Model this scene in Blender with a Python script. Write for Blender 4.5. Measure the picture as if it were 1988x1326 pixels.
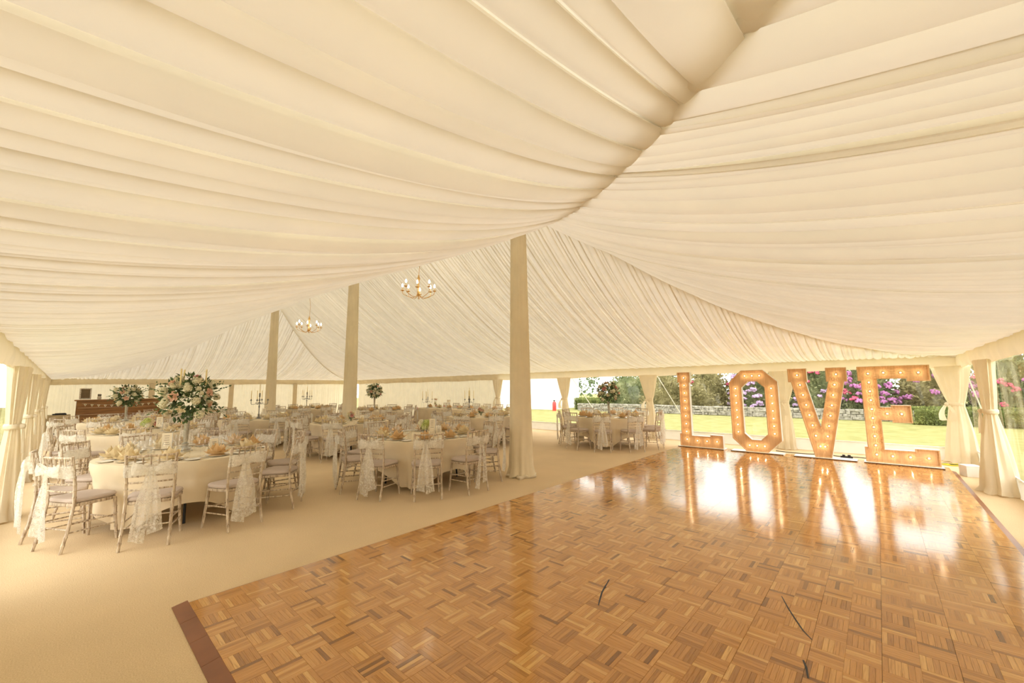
import bpy, bmesh, math, random
from mathutils import Vector, Matrix

# ------------------------------------------------------------------ scene reset
for o in list(bpy.data.objects):
    bpy.data.objects.remove(o)
S = bpy.context.scene
COL = S.collection
PI = math.pi
rnd = random.Random(7)

# ------------------------------------------------------------------ camera
CAM_H = 1.55
PITCH, ROLL, YAW, FPX = 0.1134, -0.0109, 0.7352, 780.0
fw = Vector((-math.sin(YAW) * math.cos(PITCH), math.cos(YAW) * math.cos(PITCH), math.sin(PITCH)))
rt0 = Vector((math.cos(YAW), math.sin(YAW), 0))
up0 = rt0.cross(fw)
rt = rt0 * math.cos(ROLL) + up0 * math.sin(ROLL)
up = up0 * math.cos(ROLL) - rt0 * math.sin(ROLL)
cd = bpy.data.cameras.new('camera')
cam = bpy.data.objects.new('camera', cd)
COL.objects.link(cam)
M4 = Matrix(((rt.x, up.x, -fw.x, 0), (rt.y, up.y, -fw.y, 0), (rt.z, up.z, -fw.z, CAM_H), (0, 0, 0, 1)))
cam.matrix_world = M4
cd.sensor_width = 36.0
cd.lens = FPX / 1988 * 36
cd.clip_start = 0.05
cd.clip_end = 400
S.camera = cam

# ------------------------------------------------------------------ sky and exposure
W = bpy.data.worlds.new('overcast_sky')
S.world = W
W.use_nodes = True
bg = W.node_tree.nodes['Background']
bg.inputs[0].default_value = (1.0, 0.97, 0.91, 1)
bg.inputs[1].default_value = 5.0
S.view_settings.view_transform = 'Standard'
S.view_settings.look = 'None'
S.view_settings.gamma = 1.0
S.view_settings.use_curve_mapping = False
S.view_settings.exposure = -0.2
S.cycles.transparent_max_bounces = 32

# ------------------------------------------------------------------ helpers
def setp(o, label=None, cat=None, group=None, kind=None):
    if label: o['label'] = label
    if cat: o['category'] = cat
    if group: o['group'] = group
    if kind: o['kind'] = kind
    return o

class MB:
    """collects geometry; every face may carry uvs and a tone"""
    def __init__(s):
        s.v = []; s.f = []; s.uv = []; s.tone = []; s.has_uv = False; s.has_tone = False
    def face(s, idx, uv=None, tone=None):
        s.f.append(tuple(idx)); s.uv.append(uv); s.tone.append(tone)
        if uv: s.has_uv = True
        if tone is not None: s.has_tone = True
    def add(s, verts, faces):
        b = len(s.v); s.v += [tuple(p) for p in verts]
        for f in faces: s.face([b + i for i in f])
    def box(s, c, d, rot=0):
        x, y, z = c; a, b, h = d[0] / 2, d[1] / 2, d[2] / 2
        cs, sn = math.cos(rot), math.sin(rot)
        vs = []
        for dz in (-h, h):
            for dx, dy in ((-a, -b), (a, -b), (a, b), (-a, b)):
                vs.append((x + dx * cs - dy * sn, y + dx * sn + dy * cs, z + dz))
        s.add(vs, [(3, 2, 1, 0), (4, 5, 6, 7), (0, 1, 5, 4), (1, 2, 6, 5), (2, 3, 7, 6), (3, 0, 4, 7)])
        return s
    def bbox(s, c, d, bev=.01, rot=0):
        """box with chamfered upper and lower edges"""
        x, y, z = c; a, b, h = d[0] / 2, d[1] / 2, d[2] / 2
        bev = min(bev, a * .9, b * .9, h * .9)
        cs, sn = math.cos(rot), math.sin(rot)
        rings = []
        for dz, ins in ((-h, bev), (-h + bev, 0), (h - bev, 0), (h, bev)):
            r = []
            A, B = a - ins, b - ins
            for dx, dy in ((-A, -B), (A, -B), (A, B), (-A, B)):
                r.append((x + dx * cs - dy * sn, y + dx * sn + dy * cs, z + dz))
            rings.append(r)
        s.loft(rings, True, True, True)
        return s
    def loft(s, rings, closed=True, cap0=False, cap1=False):
        b = len(s.v); n = len(rings[0])
        for r in rings: s.v += [tuple(p) for p in r]
        m = n if closed else n - 1
        for k in range(len(rings) - 1):
            for i in range(m):
                j = (i + 1) % n
                s.face((b + k * n + i, b + k * n + j, b + (k + 1) * n + j, b + (k + 1) * n + i))
        if cap0: s.face([b + i for i in range(n)][::-1])
        if cap1: s.face([b + (len(rings) - 1) * n + i for i in range(n)])
        return s
    def tube(s, path, rad, n=8, cap=True):
        P = [Vector(p) for p in path]
        if not isinstance(rad, (list, tuple)): rad = [rad] * len(P)
        T = []
        for i in range(len(P)):
            a = P[max(0, i - 1)]; b = P[min(len(P) - 1, i + 1)]
            T.append((b - a).normalized())
        ref = Vector((0, 0, 1)) if abs(T[0].z) < .9 else Vector((1, 0, 0))
        u = T[0].cross(ref).normalized()
        rings = []
        for p, t, r in zip(P, T, rad):
            u = (u - t * u.dot(t)).normalized()
            w = t.cross(u)
            rings.append([p + (u * math.cos(2 * PI * k / n) + w * math.sin(2 * PI * k / n)) * r for k in range(n)])
        s.loft(rings, True, cap, cap)
        return s
    def lathe(s, prof, n=12, c=(0, 0, 0), cap0=True, cap1=True):
        rings = [[(c[0] + r * math.cos(2 * PI * k / n), c[1] + r * math.sin(2 * PI * k / n), c[2] + z) for k in range(n)] for r, z in prof]
        s.loft(rings, True, cap0, cap1)
        return s
    def grid(s, rows, flip=False):
        b = len(s.v); n = len(rows[0])
        for r in rows: s.v += [tuple(p) for p in r]
        for k in range(len(rows) - 1):
            for i in range(n - 1):
                f = (b + k * n + i, b + k * n + i + 1, b + (k + 1) * n + i + 1, b + (k + 1) * n + i)
                s.face(f[::-1] if flip else f)
        return s
    def sphere(s, c, r, n=8, m=6, sq=(1, 1, 1)):
        prof = []
        rings = []
        for i in range(1, m):
            t = PI * i / m
            rings.append([(c[0] + sq[0] * r * math.sin(t) * math.cos(2 * PI * k / n), c[1] + sq[1] * r * math.sin(t) * math.sin(2 * PI * k / n), c[2] - sq[2] * r * math.cos(t)) for k in range(n)])
        b = len(s.v)
        s.loft(rings, True, False, False)
        s.v.append((c[0], c[1], c[2] - sq[2] * r)); s.v.append((c[0], c[1], c[2] + sq[2] * r))
        lo, hi = len(s.v) - 2, len(s.v) - 1
        e = b + (m - 2) * n
        for k in range(n):
            j = (k + 1) % n
            s.face((lo, b + j, b + k)); s.face((hi, e + k, e + j))
        return s
    def mesh(s, name, mat, smooth=True, ang=40):
        me = bpy.data.meshes.new(name)
        me.from_pydata(s.v, [], s.f)
        if s.has_uv:
            l = me.uv_layers.new(name='UVMap').data
            k = 0
            for f, u in zip(s.f, s.uv):
                for q in range(len(f)):
                    l[k].uv = u[q] if u else (0, 0)
                    k += 1
        if s.has_tone:
            at = me.attributes.new('tone', 'FLOAT', 'FACE')
            at.data.foreach_set('value', [t if t is not None else .5 for t in s.tone])
        if mat: me.materials.append(mat)
        if smooth:
            me.polygons.foreach_set('use_smooth', [True] * len(me.polygons))
            me.set_sharp_from_angle(angle=math.radians(ang))
        me.update()
        return me

def link(name, data, parent=None, loc=(0, 0, 0), rot=(0, 0, 0), scale=None):
    o = bpy.data.objects.new(name, data)
    COL.objects.link(o)
    o.location = loc; o.rotation_euler = rot
    if scale is not None: o.scale = scale if hasattr(scale, '__len__') else (scale,) * 3
    if parent: o.parent = parent
    return o

def put(name, mb, mat, parent=None, loc=(0, 0, 0), rot=(0, 0, 0), smooth=True, ang=40, scale=None):
    return link(name, mb.mesh(name, mat, smooth, ang), parent, loc, rot, scale)

def empty(name, loc=(0, 0, 0), rz=0):
    o = bpy.data.objects.new(name, None)
    o.empty_display_size = .1
    COL.objects.link(o)
    o.location = loc; o.rotation_euler = (0, 0, rz)
    return o

def copy_tree(o, parent=None):
    c = o.copy(); COL.objects.link(c); c.parent = parent
    for ch in KIDS.get(o.name) or [x for x in o.children]:
        copy_tree(ch, c)
    return c
KIDS = {}
def remember(o):
    KIDS[o.name] = list(o.children)
    for c in KIDS[o.name]: remember(c)

def project(p):
    q = Vector(p) - Vector((0, 0, CAM_H)); z = q.dot(fw)
    return (994 + FPX * q.dot(rt) / z, 663 - FPX * q.dot(up) / z)

ORD = ['first', 'second', 'third', 'fourth', 'fifth', 'sixth', 'seventh', 'eighth', 'ninth', 'tenth', 'eleventh', 'twelfth']

# ------------------------------------------------------------------ materials
def mat(name):
    m = bpy.data.materials.new(name); m.use_nodes = True
    nt = m.node_tree
    for n in list(nt.nodes): nt.nodes.remove(n)
    out = nt.nodes.new('ShaderNodeOutputMaterial')
    return m, nt, out
def N(nt, t, **kw):
    n = nt.nodes.new(t)
    for k, v in kw.items(): setattr(n, k, v)
    return n
def L(nt, a, b): nt.links.new(a, b)
def ramp(nt, fac, stops):
    r = N(nt, 'ShaderNodeValToRGB')
    el = r.color_ramp.elements
    while len(el) < len(stops): el.new(.5)
    for e, (p, c) in zip(el, stops):
        e.position = p; e.color = (*c, 1)
    L(nt, fac, r.inputs[0])
    return r.outputs[0]
def noise_col(nt, c0, c1, scale, detail=3, vec=None, lo=.35, hi=.65):
    n = N(nt, 'ShaderNodeTexNoise'); n.inputs['Scale'].default_value = scale; n.inputs['Detail'].default_value = detail
    if vec is None:
        tc = N(nt, 'ShaderNodeTexCoord'); vec = tc.outputs['Object']
    L(nt, vec, n.inputs['Vector'])
    return ramp(nt, n.outputs['Fac'], [(lo, c0), (hi, c1)]), n

def simple(name, c, rough=.6, metal=0, var=.08, scale=12, spec=.5, bump=0, bscale=60):
    m, nt, out = mat(name)
    p = N(nt, 'ShaderNodeBsdfPrincipled')
    c0 = tuple(x * (1 - var) for x in c); c1 = tuple(min(1, x * (1 + var)) for x in c)
    col, n = noise_col(nt, c0, c1, scale)
    L(nt, col, p.inputs['Base Color'])
    p.inputs['Roughness'].default_value = rough
    p.inputs['Metallic'].default_value = metal
    p.inputs['Specular IOR Level'].default_value = spec
    if bump:
        nb = N(nt, 'ShaderNodeTexNoise'); nb.inputs['Scale'].default_value = bscale
        b = N(nt, 'ShaderNodeBump'); b.inputs['Strength'].default_value = bump; b.inputs['Distance'].default_value = .01
        L(nt, nb.outputs['Fac'], b.inputs['Height']); L(nt, b.outputs['Normal'], p.inputs['Normal'])
    L(nt, p.outputs[0], out.inputs[0])
    return m

def cloth(name, c, trans, tc, var=.04, scale=3, bump=.15, bscale=90):
    """woven fabric: diffuse reflection plus diffuse transmission"""
    m, nt, out = mat(name)
    d = N(nt, 'ShaderNodeBsdfDiffuse'); t = N(nt, 'ShaderNodeBsdfTranslucent')
    col, n = noise_col(nt, tuple(x * (1 - var) for x in c), tuple(min(1, x * (1 + var)) for x in c), scale, 4)
    L(nt, col, d.inputs[0]); t.inputs[0].default_value = (*tc, 1)
    nb = N(nt, 'ShaderNodeTexNoise'); nb.inputs['Scale'].default_value = bscale; nb.inputs['Detail'].default_value = 4
    b = N(nt, 'ShaderNodeBump'); b.inputs['Strength'].default_value = bump; b.inputs['Distance'].default_value = .004
    L(nt, nb.outputs['Fac'], b.inputs['Height']); L(nt, b.outputs['Normal'], d.inputs['Normal'])
    mx = N(nt, 'ShaderNodeMixShader'); mx.inputs[0].default_value = trans
    L(nt, d.outputs[0], mx.inputs[1]); L(nt, t.outputs[0], mx.inputs[2])
    L(nt, mx.outputs[0], out.inputs[0])
    return m

def emit(name, c, s):
    m, nt, out = mat(name)
    e = N(nt, 'ShaderNodeEmission'); e.inputs[0].default_value = (*c, 1); e.inputs[1].default_value = s
    L(nt, e.outputs[0], out.inputs[0])
    return m

MAT = {}
MAT['lining'] = cloth('ivory_roof_lining', (.79, .735, .61), .135, (.88, .83, .72), bscale=120)
MAT['wall_lining'] = cloth('ivory_wall_lining', (.84, .765, .60), .2, (.90, .83, .67))
MAT['valance'] = cloth('ivory_valance', (.84, .73, .53), .2, (.86, .76, .56))
MAT['drape'] = cloth('ivory_drape', (.88, .79, .62), .33, (.90, .81, .64), bump=.2)
MAT['pole_drape'] = cloth('ivory_pole_drape', (.89, .77, .55), .12, (.88, .78, .56), bump=.2)
MAT['tablecloth'] = cloth('cream_tablecloth', (.92, .79, .58), .14, (.9, .78, .56), bump=.1)
MAT['bar_cloth'] = cloth('oatmeal_cloth', (.62, .50, .33), .1, (.6, .5, .3))
MAT['napkin'] = cloth('peach_napkin', (.86, .62, .33), .2, (.9, .66, .34), bump=.05)
MAT['napkin2'] = cloth('cream_napkin', (.90, .76, .50), .2, (.9, .76, .48), bump=.05)
MAT['carpet'] = None
MAT['chair_wood'] = None
MAT['cushion'] = cloth('taupe_cushion', (.56, .46, .39), 0, (.5, .4, .3), bump=.2, bscale=200)
MAT['black_metal'] = simple('black_steel', (.012, .012, .014), .4, .2)
MAT['ply'] = simple('table_plywood', (.45, .32, .18), .6)
MAT['china'] = simple('white_china', (.86, .82, .74), .18, 0, .01, spec=.6)
MAT['steel'] = simple('cutlery_steel', (.62, .58, .52), .22, 1.0, .03)
MAT['silver'] = simple('aged_silver', (.55, .53, .48), .28, .85, .15, 40)
MAT['pewter'] = simple('dark_pewter', (.20, .19, .17), .35, .8, .2, 40)
MAT['brass'] = simple('warm_brass', (.78, .50, .20), .25, .9, .06)
MAT['candle'] = simple('ivory_candle', (.90, .74, .40), .5, 0, .03)
MAT['chand_candle'] = simple('cream_candle_sleeve', (.88, .68, .38), .5, 0, .03)
MAT['card'] = simple('cream_card', (.86, .76, .58), .8, 0, .03)
MAT['ink'] = simple('brown_ink', (.20, .13, .07), .8)
MAT['leaf'] = simple('arrangement_leaf', (.085, .135, .045), .5, 0, .5, 25)
MAT['leaf_pale'] = simple('pale_sprig_leaf', (.16, .22, .08), .5, 0, .4, 25)
MAT['stem'] = simple('green_stem', (.12, .16, .05), .6)
MAT['rose_pink'] = cloth('pink_rose', (.70, .33, .30), .2, (.7, .3, .28), .1, 30, 0)
MAT['rose_blush'] = cloth('blush_rose', (.84, .55, .40), .2, (.85, .55, .4), .1, 30, 0)
MAT['rose_cream'] = cloth('cream_rose', (.88, .76, .52), .2, (.9, .78, .5), .08, 30, 0)
MAT['blossom'] = cloth('white_blossom', (.88, .82, .62), .25, (.9, .84, .6), .08, 30, 0)
MAT['blossom_green'] = cloth('lime_hydrangea', (.62, .66, .24), .25, (.6, .66, .2), .12, 30, 0)
MAT['white_paint'] = simple('white_paint', (.83, .81, .77), .45, 0, .02)
MAT['letter_face'] = None
MAT['base_wood'] = simple('base_board_wood', (.56, .34, .16), .5, 0, .15, 20)
MAT['dark_wood'] = simple('dark_brown_edge', (.12, .055, .022), .45, 0, .25, 18)
MAT['bulb'] = emit('warm_bulb', (1.0, .82, .52), 5)
MAT['chand_bulb'] = emit('chandelier_bulb', (1.0, .88, .68), 26)
MAT['socket'] = simple('bulb_socket', (.75, .62, .42), .4)
MAT['black_plastic'] = simple('black_plastic', (.015, .015, .017), .5)
MAT['yellow'] = simple('yellow_cable', (.75, .62, .03), .5)
MAT['red'] = simple('bright_red_paint', (.75, .05, .05), .4)
MAT['red_ribbon'] = simple('red_ribbon', (.75, .08, .13), .4)
MAT['pvc_white'] = cloth('white_pvc_skirt', (.80, .76, .68), .25, (.85, .82, .75), bump=.05)
MAT['tent_white'] = cloth('white_canvas', (.92, .92, .90), .4, (.95, .95, .93))
MAT['rope'] = simple('white_rope', (.80, .78, .72), .7)
MAT['bark'] = simple('tree_bark', (.06, .05, .035), .9, 0, .4, 8)
MAT['string'] = simple('bunting_string', (.6, .5, .35), .8)
MAT['bunting'] = simple('bunting_cloth', (.78, .70, .48), .8, 0, .06)
MAT['sign_frame'] = simple('worn_white_frame', (.62, .54, .44), .6, 0, .3, 40)
MAT['sign_board'] = simple('brown_sign_board', (.17, .115, .055), .7)
MAT['jar'] = simple('pale_jar', (.62, .55, .42), .3)
MAT['jar_dark'] = simple('dark_jar_lid', (.16, .13, .10), .4)
MAT['border'] = simple('brown_floor_edging', (.24, .09, .035), .38, 0, .12, 5)

def mk_carpet():
    m, nt, out = mat('beige_carpet')
    p = N(nt, 'ShaderNodeBsdfPrincipled'); p.inputs['Roughness'].default_value = .95; p.inputs['Specular IOR Level'].default_value = .1
    tc = N(nt, 'ShaderNodeTexCoord')
    n1 = N(nt, 'ShaderNodeTexNoise'); n1.inputs['Scale'].default_value = 130; n1.inputs['Detail'].default_value = 3
    n2 = N(nt, 'ShaderNodeTexNoise'); n2.inputs['Scale'].default_value = 1.1; n2.inputs['Detail'].default_value = 5
    L(nt, tc.outputs['Object'], n1.inputs['Vector']); L(nt, tc.outputs['Object'], n2.inputs['Vector'])
    a = ramp(nt, n1.outputs['Fac'], [(.3, (.67, .50, .30)), (.7, (.82, .645, .41))])
    b = ramp(nt, n2.outputs['Fac'], [(.3, (.90, .90, .90)), (.7, (1, 1, 1))])
    mx = N(nt, 'ShaderNodeMix', data_type='RGBA', blend_type='MULTIPLY'); mx.inputs[0].default_value = 1
    L(nt, a, mx.inputs[6]); L(nt, b, mx.inputs[7]); L(nt, mx.outputs[2], p.inputs['Base Color'])
    bp = N(nt, 'ShaderNodeBump'); bp.inputs['Strength'].default_value = .5; bp.inputs['Distance'].default_value = .006
    L(nt, n1.outputs['Fac'], bp.inputs['Height']); L(nt, bp.outputs['Normal'], p.inputs['Normal'])
    L(nt, p.outputs[0], out.inputs[0])
    return m
MAT['carpet'] = mk_carpet()

def mk_chairwood():
    m, nt, out = mat('limewashed_wood')
    p = N(nt, 'ShaderNodeBsdfPrincipled'); p.inputs['Roughness'].default_value = .55
    tc = N(nt, 'ShaderNodeTexCoord')
    mp = N(nt, 'ShaderNodeMapping'); mp.inputs['Scale'].default_value = (60, 60, 9)
    L(nt, tc.outputs['Object'], mp.inputs['Vector'])
    n1 = N(nt, 'ShaderNodeTexNoise'); n1.inputs['Scale'].default_value = 1; n1.inputs['Detail'].default_value = 5
    L(nt, mp.outputs[0], n1.inputs['Vector'])
    a = ramp(nt, n1.outputs['Fac'], [(.34, (.29, .195, .115)), (.48, (.52, .41, .295)), (.66, (.77, .66, .51))])
    L(nt, a, p.inputs['Base Color']); L(nt, p.outputs[0], out.inputs[0])
    return m
MAT['chair_wood'] = mk_chairwood()

def mk_parquet():
    m, nt, out = mat('oak_parquet')
    p = N(nt, 'ShaderNodeBsdfPrincipled')
    at = N(nt, 'ShaderNodeAttribute'); at.attribute_name = 'tone'
    col = ramp(nt, at.outputs['Fac'], [(0, (.20, .085, .018)), (.14, (.36, .165, .038)), (.35, (.51, .24, .056)), (.7, (.60, .30, .08)), (1, (.74, .44, .145))])
    uv = N(nt, 'ShaderNodeUVMap'); uv.uv_map = 'UVMap'
    mp = N(nt, 'ShaderNodeMapping'); mp.inputs['Scale'].default_value = (7, 120, 1)
    L(nt, uv.outputs[0], mp.inputs['Vector'])
    n1 = N(nt, 'ShaderNodeTexNoise'); n1.inputs['Scale'].default_value = 1; n1.inputs['Detail'].default_value = 5; n1.inputs['Distortion'].default_value = .6
    L(nt, mp.outputs[0], n1.inputs['Vector'])
    g = ramp(nt, n1.outputs['Fac'], [(.3, (.76, .69, .60)), (.5, (.97, .96, .94)), (.7, (1.05, 1.03, 1.0))])
    mx = N(nt, 'ShaderNodeMix', data_type='RGBA', blend_type='MULTIPLY'); mx.inputs[0].default_value = 1
    L(nt, col, mx.inputs[6]); L(nt, g, mx.inputs[7]); L(nt, mx.outputs[2], p.inputs['Base Color'])
    p.inputs['Roughness'].default_value = .12
    p.inputs['Specular IOR Level'].default_value = .85
    geo = N(nt, 'ShaderNodeTexCoord')
    n2 = N(nt, 'ShaderNodeTexNoise'); n2.inputs['Scale'].default_value = 5.5; n2.inputs['Detail'].default_value = 2
    L(nt, uv.outputs[0], n2.inputs['Vector'])
    bp = N(nt, 'ShaderNodeBump'); bp.inputs['Strength'].default_value = .06; bp.inputs['Distance'].default_value = .01
    L(nt, n2.outputs['Fac'], bp.inputs['Height']); L(nt, bp.outputs['Normal'], p.inputs['Normal'])
    L(nt, p.outputs[0], out.inputs[0])
    return m
MAT['parquet'] = mk_parquet()

def mk_plank():
    m, nt, out = mat('varnished_bar_planks')
    p = N(nt, 'ShaderNodeBsdfPrincipled'); p.inputs['Roughness'].default_value = .4
    tc = N(nt, 'ShaderNodeTexCoord')
    mp = N(nt, 'ShaderNodeMapping'); mp.inputs['Scale'].default_value = (30, 1.6, 30)
    L(nt, tc.outputs['Object'], mp.inputs['Vector'])
    n1 = N(nt, 'ShaderNodeTexNoise'); n1.inputs['Scale'].default_value = 1; n1.inputs['Detail'].default_value = 5
    L(nt, mp.outputs[0], n1.inputs['Vector'])
    a = ramp(nt, n1.outputs['Fac'], [(.3, (.16, .065, .018)), (.5, (.27, .12, .034)), (.72, (.38, .18, .055))])
    L(nt, a, p.inputs['Base Color']); L(nt, p.outputs[0], out.inputs[0])
    return m
MAT['plank'] = mk_plank()

def mk_letterface():
    m, nt, out = mat('letter_plywood_face')
    p = N(nt, 'ShaderNodeBsdfPrincipled'); p.inputs['Roughness'].default_value = .55
    tc = N(nt, 'ShaderNodeTexCoord')
    mp = N(nt, 'ShaderNodeMapping'); mp.inputs['Scale'].default_value = (45, 1, 4)
    L(nt, tc.outputs['Object'], mp.inputs['Vector'])
    n1 = N(nt, 'ShaderNodeTexNoise'); n1.inputs['Scale'].default_value = 1; n1.inputs['Detail'].default_value = 4
    L(nt, mp.outputs[0], n1.inputs['Vector'])
    a = ramp(nt, n1.outputs['Fac'], [(.3, (.62, .38, .19)), (.7, (.76, .50, .27))])
    L(nt, a, p.inputs['Base Color']); L(nt, p.outputs[0], out.inputs[0])
    return m
MAT['letter_face'] = mk_letterface()

def mk_glass(name, tint, refl, rough=.02):
    """thin clear sheet: mostly straight through, with surface reflection"""
    m, nt, out = mat(name)
    t = N(nt, 'ShaderNodeBsdfTransparent'); t.inputs[0].default_value = (*tint, 1)
    g = N(nt, 'ShaderNodeBsdfGlossy'); g.inputs['Roughness'].default_value = rough; g.inputs[0].default_value = (.95, .95, .93, 1)
    lw = N(nt, 'ShaderNodeLayerWeight'); lw.inputs[0].default_value = .5
    pw = N(nt, 'ShaderNodeMath', operation='POWER'); pw.inputs[1].default_value = 4; L(nt, lw.outputs['Facing'], pw.inputs[0])
    mul = N(nt, 'ShaderNodeMath', operation='MULTIPLY_ADD'); mul.inputs[1].default_value = .6 * refl; mul.inputs[2].default_value = .035 * refl; mul.use_clamp = True
    L(nt, pw.outputs[0], mul.inputs[0])
    tc = N(nt, 'ShaderNodeTexCoord')
    n1 = N(nt, 'ShaderNodeTexNoise'); n1.inputs['Scale'].default_value = 4
    L(nt, tc.outputs['Object'], n1.inputs['Vector'])
    bp = N(nt, 'ShaderNodeBump'); bp.inputs['Strength'].default_value = .12; bp.inputs['Distance'].default_value = .02
    L(nt, n1.outputs['Fac'], bp.inputs['Height']); L(nt, bp.outputs['Normal'], g.inputs['Normal'])
    mx = N(nt, 'ShaderNodeMixShader')
    L(nt, mul.outputs[0], mx.inputs[0]); L(nt, t.outputs[0], mx.inputs[1]); L(nt, g.outputs[0], mx.inputs[2])
    L(nt, mx.outputs[0], out.inputs[0])
    return m
MAT['pane'] = mk_glass('clear_pvc_pane', (.97, .97, .96), .8, .04)
MAT['glass'] = mk_glass('table_glass', (.985, .985, .98), 1.6, .03)

def mk_lace():
    m, nt, out = mat('white_lace')
    tc = N(nt, 'ShaderNodeTexCoord')
    d = N(nt, 'ShaderNodeBsdfDiffuse'); d.inputs[0].default_value = (.92, .88, .80, 1)
    tl = N(nt, 'ShaderNodeBsdfTranslucent'); tl.inputs[0].default_value = (.93, .88, .78, 1)
    tr = N(nt, 'ShaderNodeBsdfTransparent')
    v = N(nt, 'ShaderNodeTexVoronoi'); v.inputs['Scale'].default_value = 30
    v2 = N(nt, 'ShaderNodeTexVoronoi'); v2.inputs['Scale'].default_value = 130; v2.feature = 'DISTANCE_TO_EDGE'
    for q in (v, v2): L(nt, tc.outputs['Object'], q.inputs['Vector'])
    a = N(nt, 'ShaderNodeMath', operation='LESS_THAN'); a.inputs[1].default_value = .40; L(nt, v.outputs['Distance'], a.inputs[0])
    b = N(nt, 'ShaderNodeMath', operation='LESS_THAN'); b.inputs[1].default_value = .13; L(nt, v2.outputs['Distance'], b.inputs[0])
    mxa = N(nt, 'ShaderNodeMath', operation='MAXIMUM'); L(nt, a.outputs[0], mxa.inputs[0]); L(nt, b.outputs[0], mxa.inputs[1])
    mul = N(nt, 'ShaderNodeMath', operation='MULTIPLY_ADD'); mul.inputs[1].default_value = .62; mul.inputs[2].default_value = .22
    L(nt, mxa.outputs[0], mul.inputs[0])
    m1 = N(nt, 'ShaderNodeMixShader'); m1.inputs[0].default_value = .35
    L(nt, d.outputs[0], m1.inputs[1]); L(nt, tl.outputs[0], m1.inputs[2])
    m2 = N(nt, 'ShaderNodeMixShader')
    L(nt, mul.outputs[0], m2.inputs[0]); L(nt, tr.outputs[0], m2.inputs[1]); L(nt, m1.outputs[0], m2.inputs[2])
    L(nt, m2.outputs[0], out.inputs[0])
    return m
MAT['lace'] = mk_lace()

def mk_ground(name, stops, scale, bump=.3):
    m, nt, out = mat(name)
    p = N(nt, 'ShaderNodeBsdfPrincipled'); p.inputs['Roughness'].default_value = .9; p.inputs['Specular IOR Level'].default_value = .1
    tc = N(nt, 'ShaderNodeTexCoord')
    n1 = N(nt, 'ShaderNodeTexNoise'); n1.inputs['Scale'].default_value = scale; n1.inputs['Detail'].default_value = 6
    L(nt, tc.outputs['Object'], n1.inputs['Vector'])
    L(nt, ramp(nt, n1.outputs['Fac'], stops), p.inputs['Base Color'])
    bp = N(nt, 'ShaderNodeBump'); bp.inputs['Strength'].default_value = bump; bp.inputs['Distance'].default_value = .03
    L(nt, n1.outputs['Fac'], bp.inputs['Height']); L(nt, bp.outputs['Normal'], p.inputs['Normal'])
    L(nt, p.outputs[0], out.inputs[0])
    return m
MAT['lawn'] = mk_ground('mown_lawn', [(.3, (.20, .20, .065)), (.7, (.30, .285, .115))], 2.2)
MAT['stone'] = mk_ground('dry_stone', [(.3, (.16, .15, .12)), (.7, (.42, .40, .34))], 9)
MAT['soil'] = mk_ground('dark_soil', [(.3, (.03, .025, .015)), (.7, (.07, .06, .04))], 9)

def mk_leaf(name, a, b, c, sc=1.2):
    m, nt, out = mat(name)
    tc = N(nt, 'ShaderNodeTexCoord')
    n1 = N(nt, 'ShaderNodeTexNoise'); n1.inputs['Scale'].default_value = sc; n1.inputs['Detail'].default_value = 6
    L(nt, tc.outputs['Object'], n1.inputs['Vector'])
    col = ramp(nt, n1.outputs['Fac'], [(.35, a), (.5, b), (.66, c)])
    d = N(nt, 'ShaderNodeBsdfDiffuse'); t = N(nt, 'ShaderNodeBsdfTranslucent')
    L(nt, col, d.inputs[0]); L(nt, col, t.inputs[0])
    mx = N(nt, 'ShaderNodeMixShader'); mx.inputs[0].default_value = .3
    L(nt, d.outputs[0], mx.inputs[1]); L(nt, t.outputs[0], mx.inputs[2]); L(nt, mx.outputs[0], out.inputs[0])
    return m
MAT['bush'] = mk_leaf('shrub_leaf', (.10, .13, .06), (.20, .23, .11), (.33, .34, .18))
MAT['bush_olive'] = mk_leaf('olive_shrub_leaf', (.15, .14, .06), (.28, .25, .12), (.42, .38, .2))
MAT['hedge'] = mk_leaf('clipped_hedge_leaf', (.10, .13, .04), (.2, .24, .08), (.34, .36, .13), 3)
MAT['tree_leaf'] = mk_leaf('tree_leaf', (.10, .15, .07), (.20, .27, .13), (.33, .39, .2), .8)
MAT['lilac'] = cloth('lilac_petal', (.58, .42, .64), .2, (.58, .42, .64), .2, 5, 0)
MAT['magenta'] = cloth('magenta_petal', (.52, .22, .46), .2, (.52, .22, .46), .2, 5, 0)
MAT['pinkred'] = cloth('red_pink_petal', (.62, .14, .22), .2, (.62, .14, .22), .2, 5, 0)

# ================================================================== STRUCTURE
X0, X1, Y0, Y1 = -24.2, 1.27, -.52, 11.9
RY, APN, APF = 5.5, -4.75, -18.1
ZE, ZA = 2.1, 3.15

# ---- ground outside and carpet inside
mb = MB(); n = 24
mb.grid([[(-70 + 110 * i / n, -45 + 120 * j / n, -.04) for i in range(n + 1)] for j in range(n + 1)])
setp(put('lawn', mb, MAT['lawn']), 'mown green lawn outside the clear marquee windows', 'lawn', kind='structure')
mb = MB(); n = 16
mb.grid([[(X0 - .1 + (X1 - X0 + .2) * i / n, Y0 - .1 + (Y1 - Y0 + .2) * j / n, 0) for i in range(n + 1)] for j in range(n + 1)])
mb.loft([[(X0 - .1, Y0 - .1, -.04), (X1 + .1, Y0 - .1, -.04), (X1 + .1, Y1 + .1, -.04), (X0 - .1, Y1 + .1, -.04)],
         [(X0 - .1, Y0 - .1, 0), (X1 + .1, Y0 - .1, 0), (X1 + .1, Y1 + .1, 0), (X0 - .1, Y1 + .1, 0)]])
setp(put('floor', mb, MAT['carpet'], smooth=False), 'beige carpet laid across the whole marquee', 'carpet', kind='structure')

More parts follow.
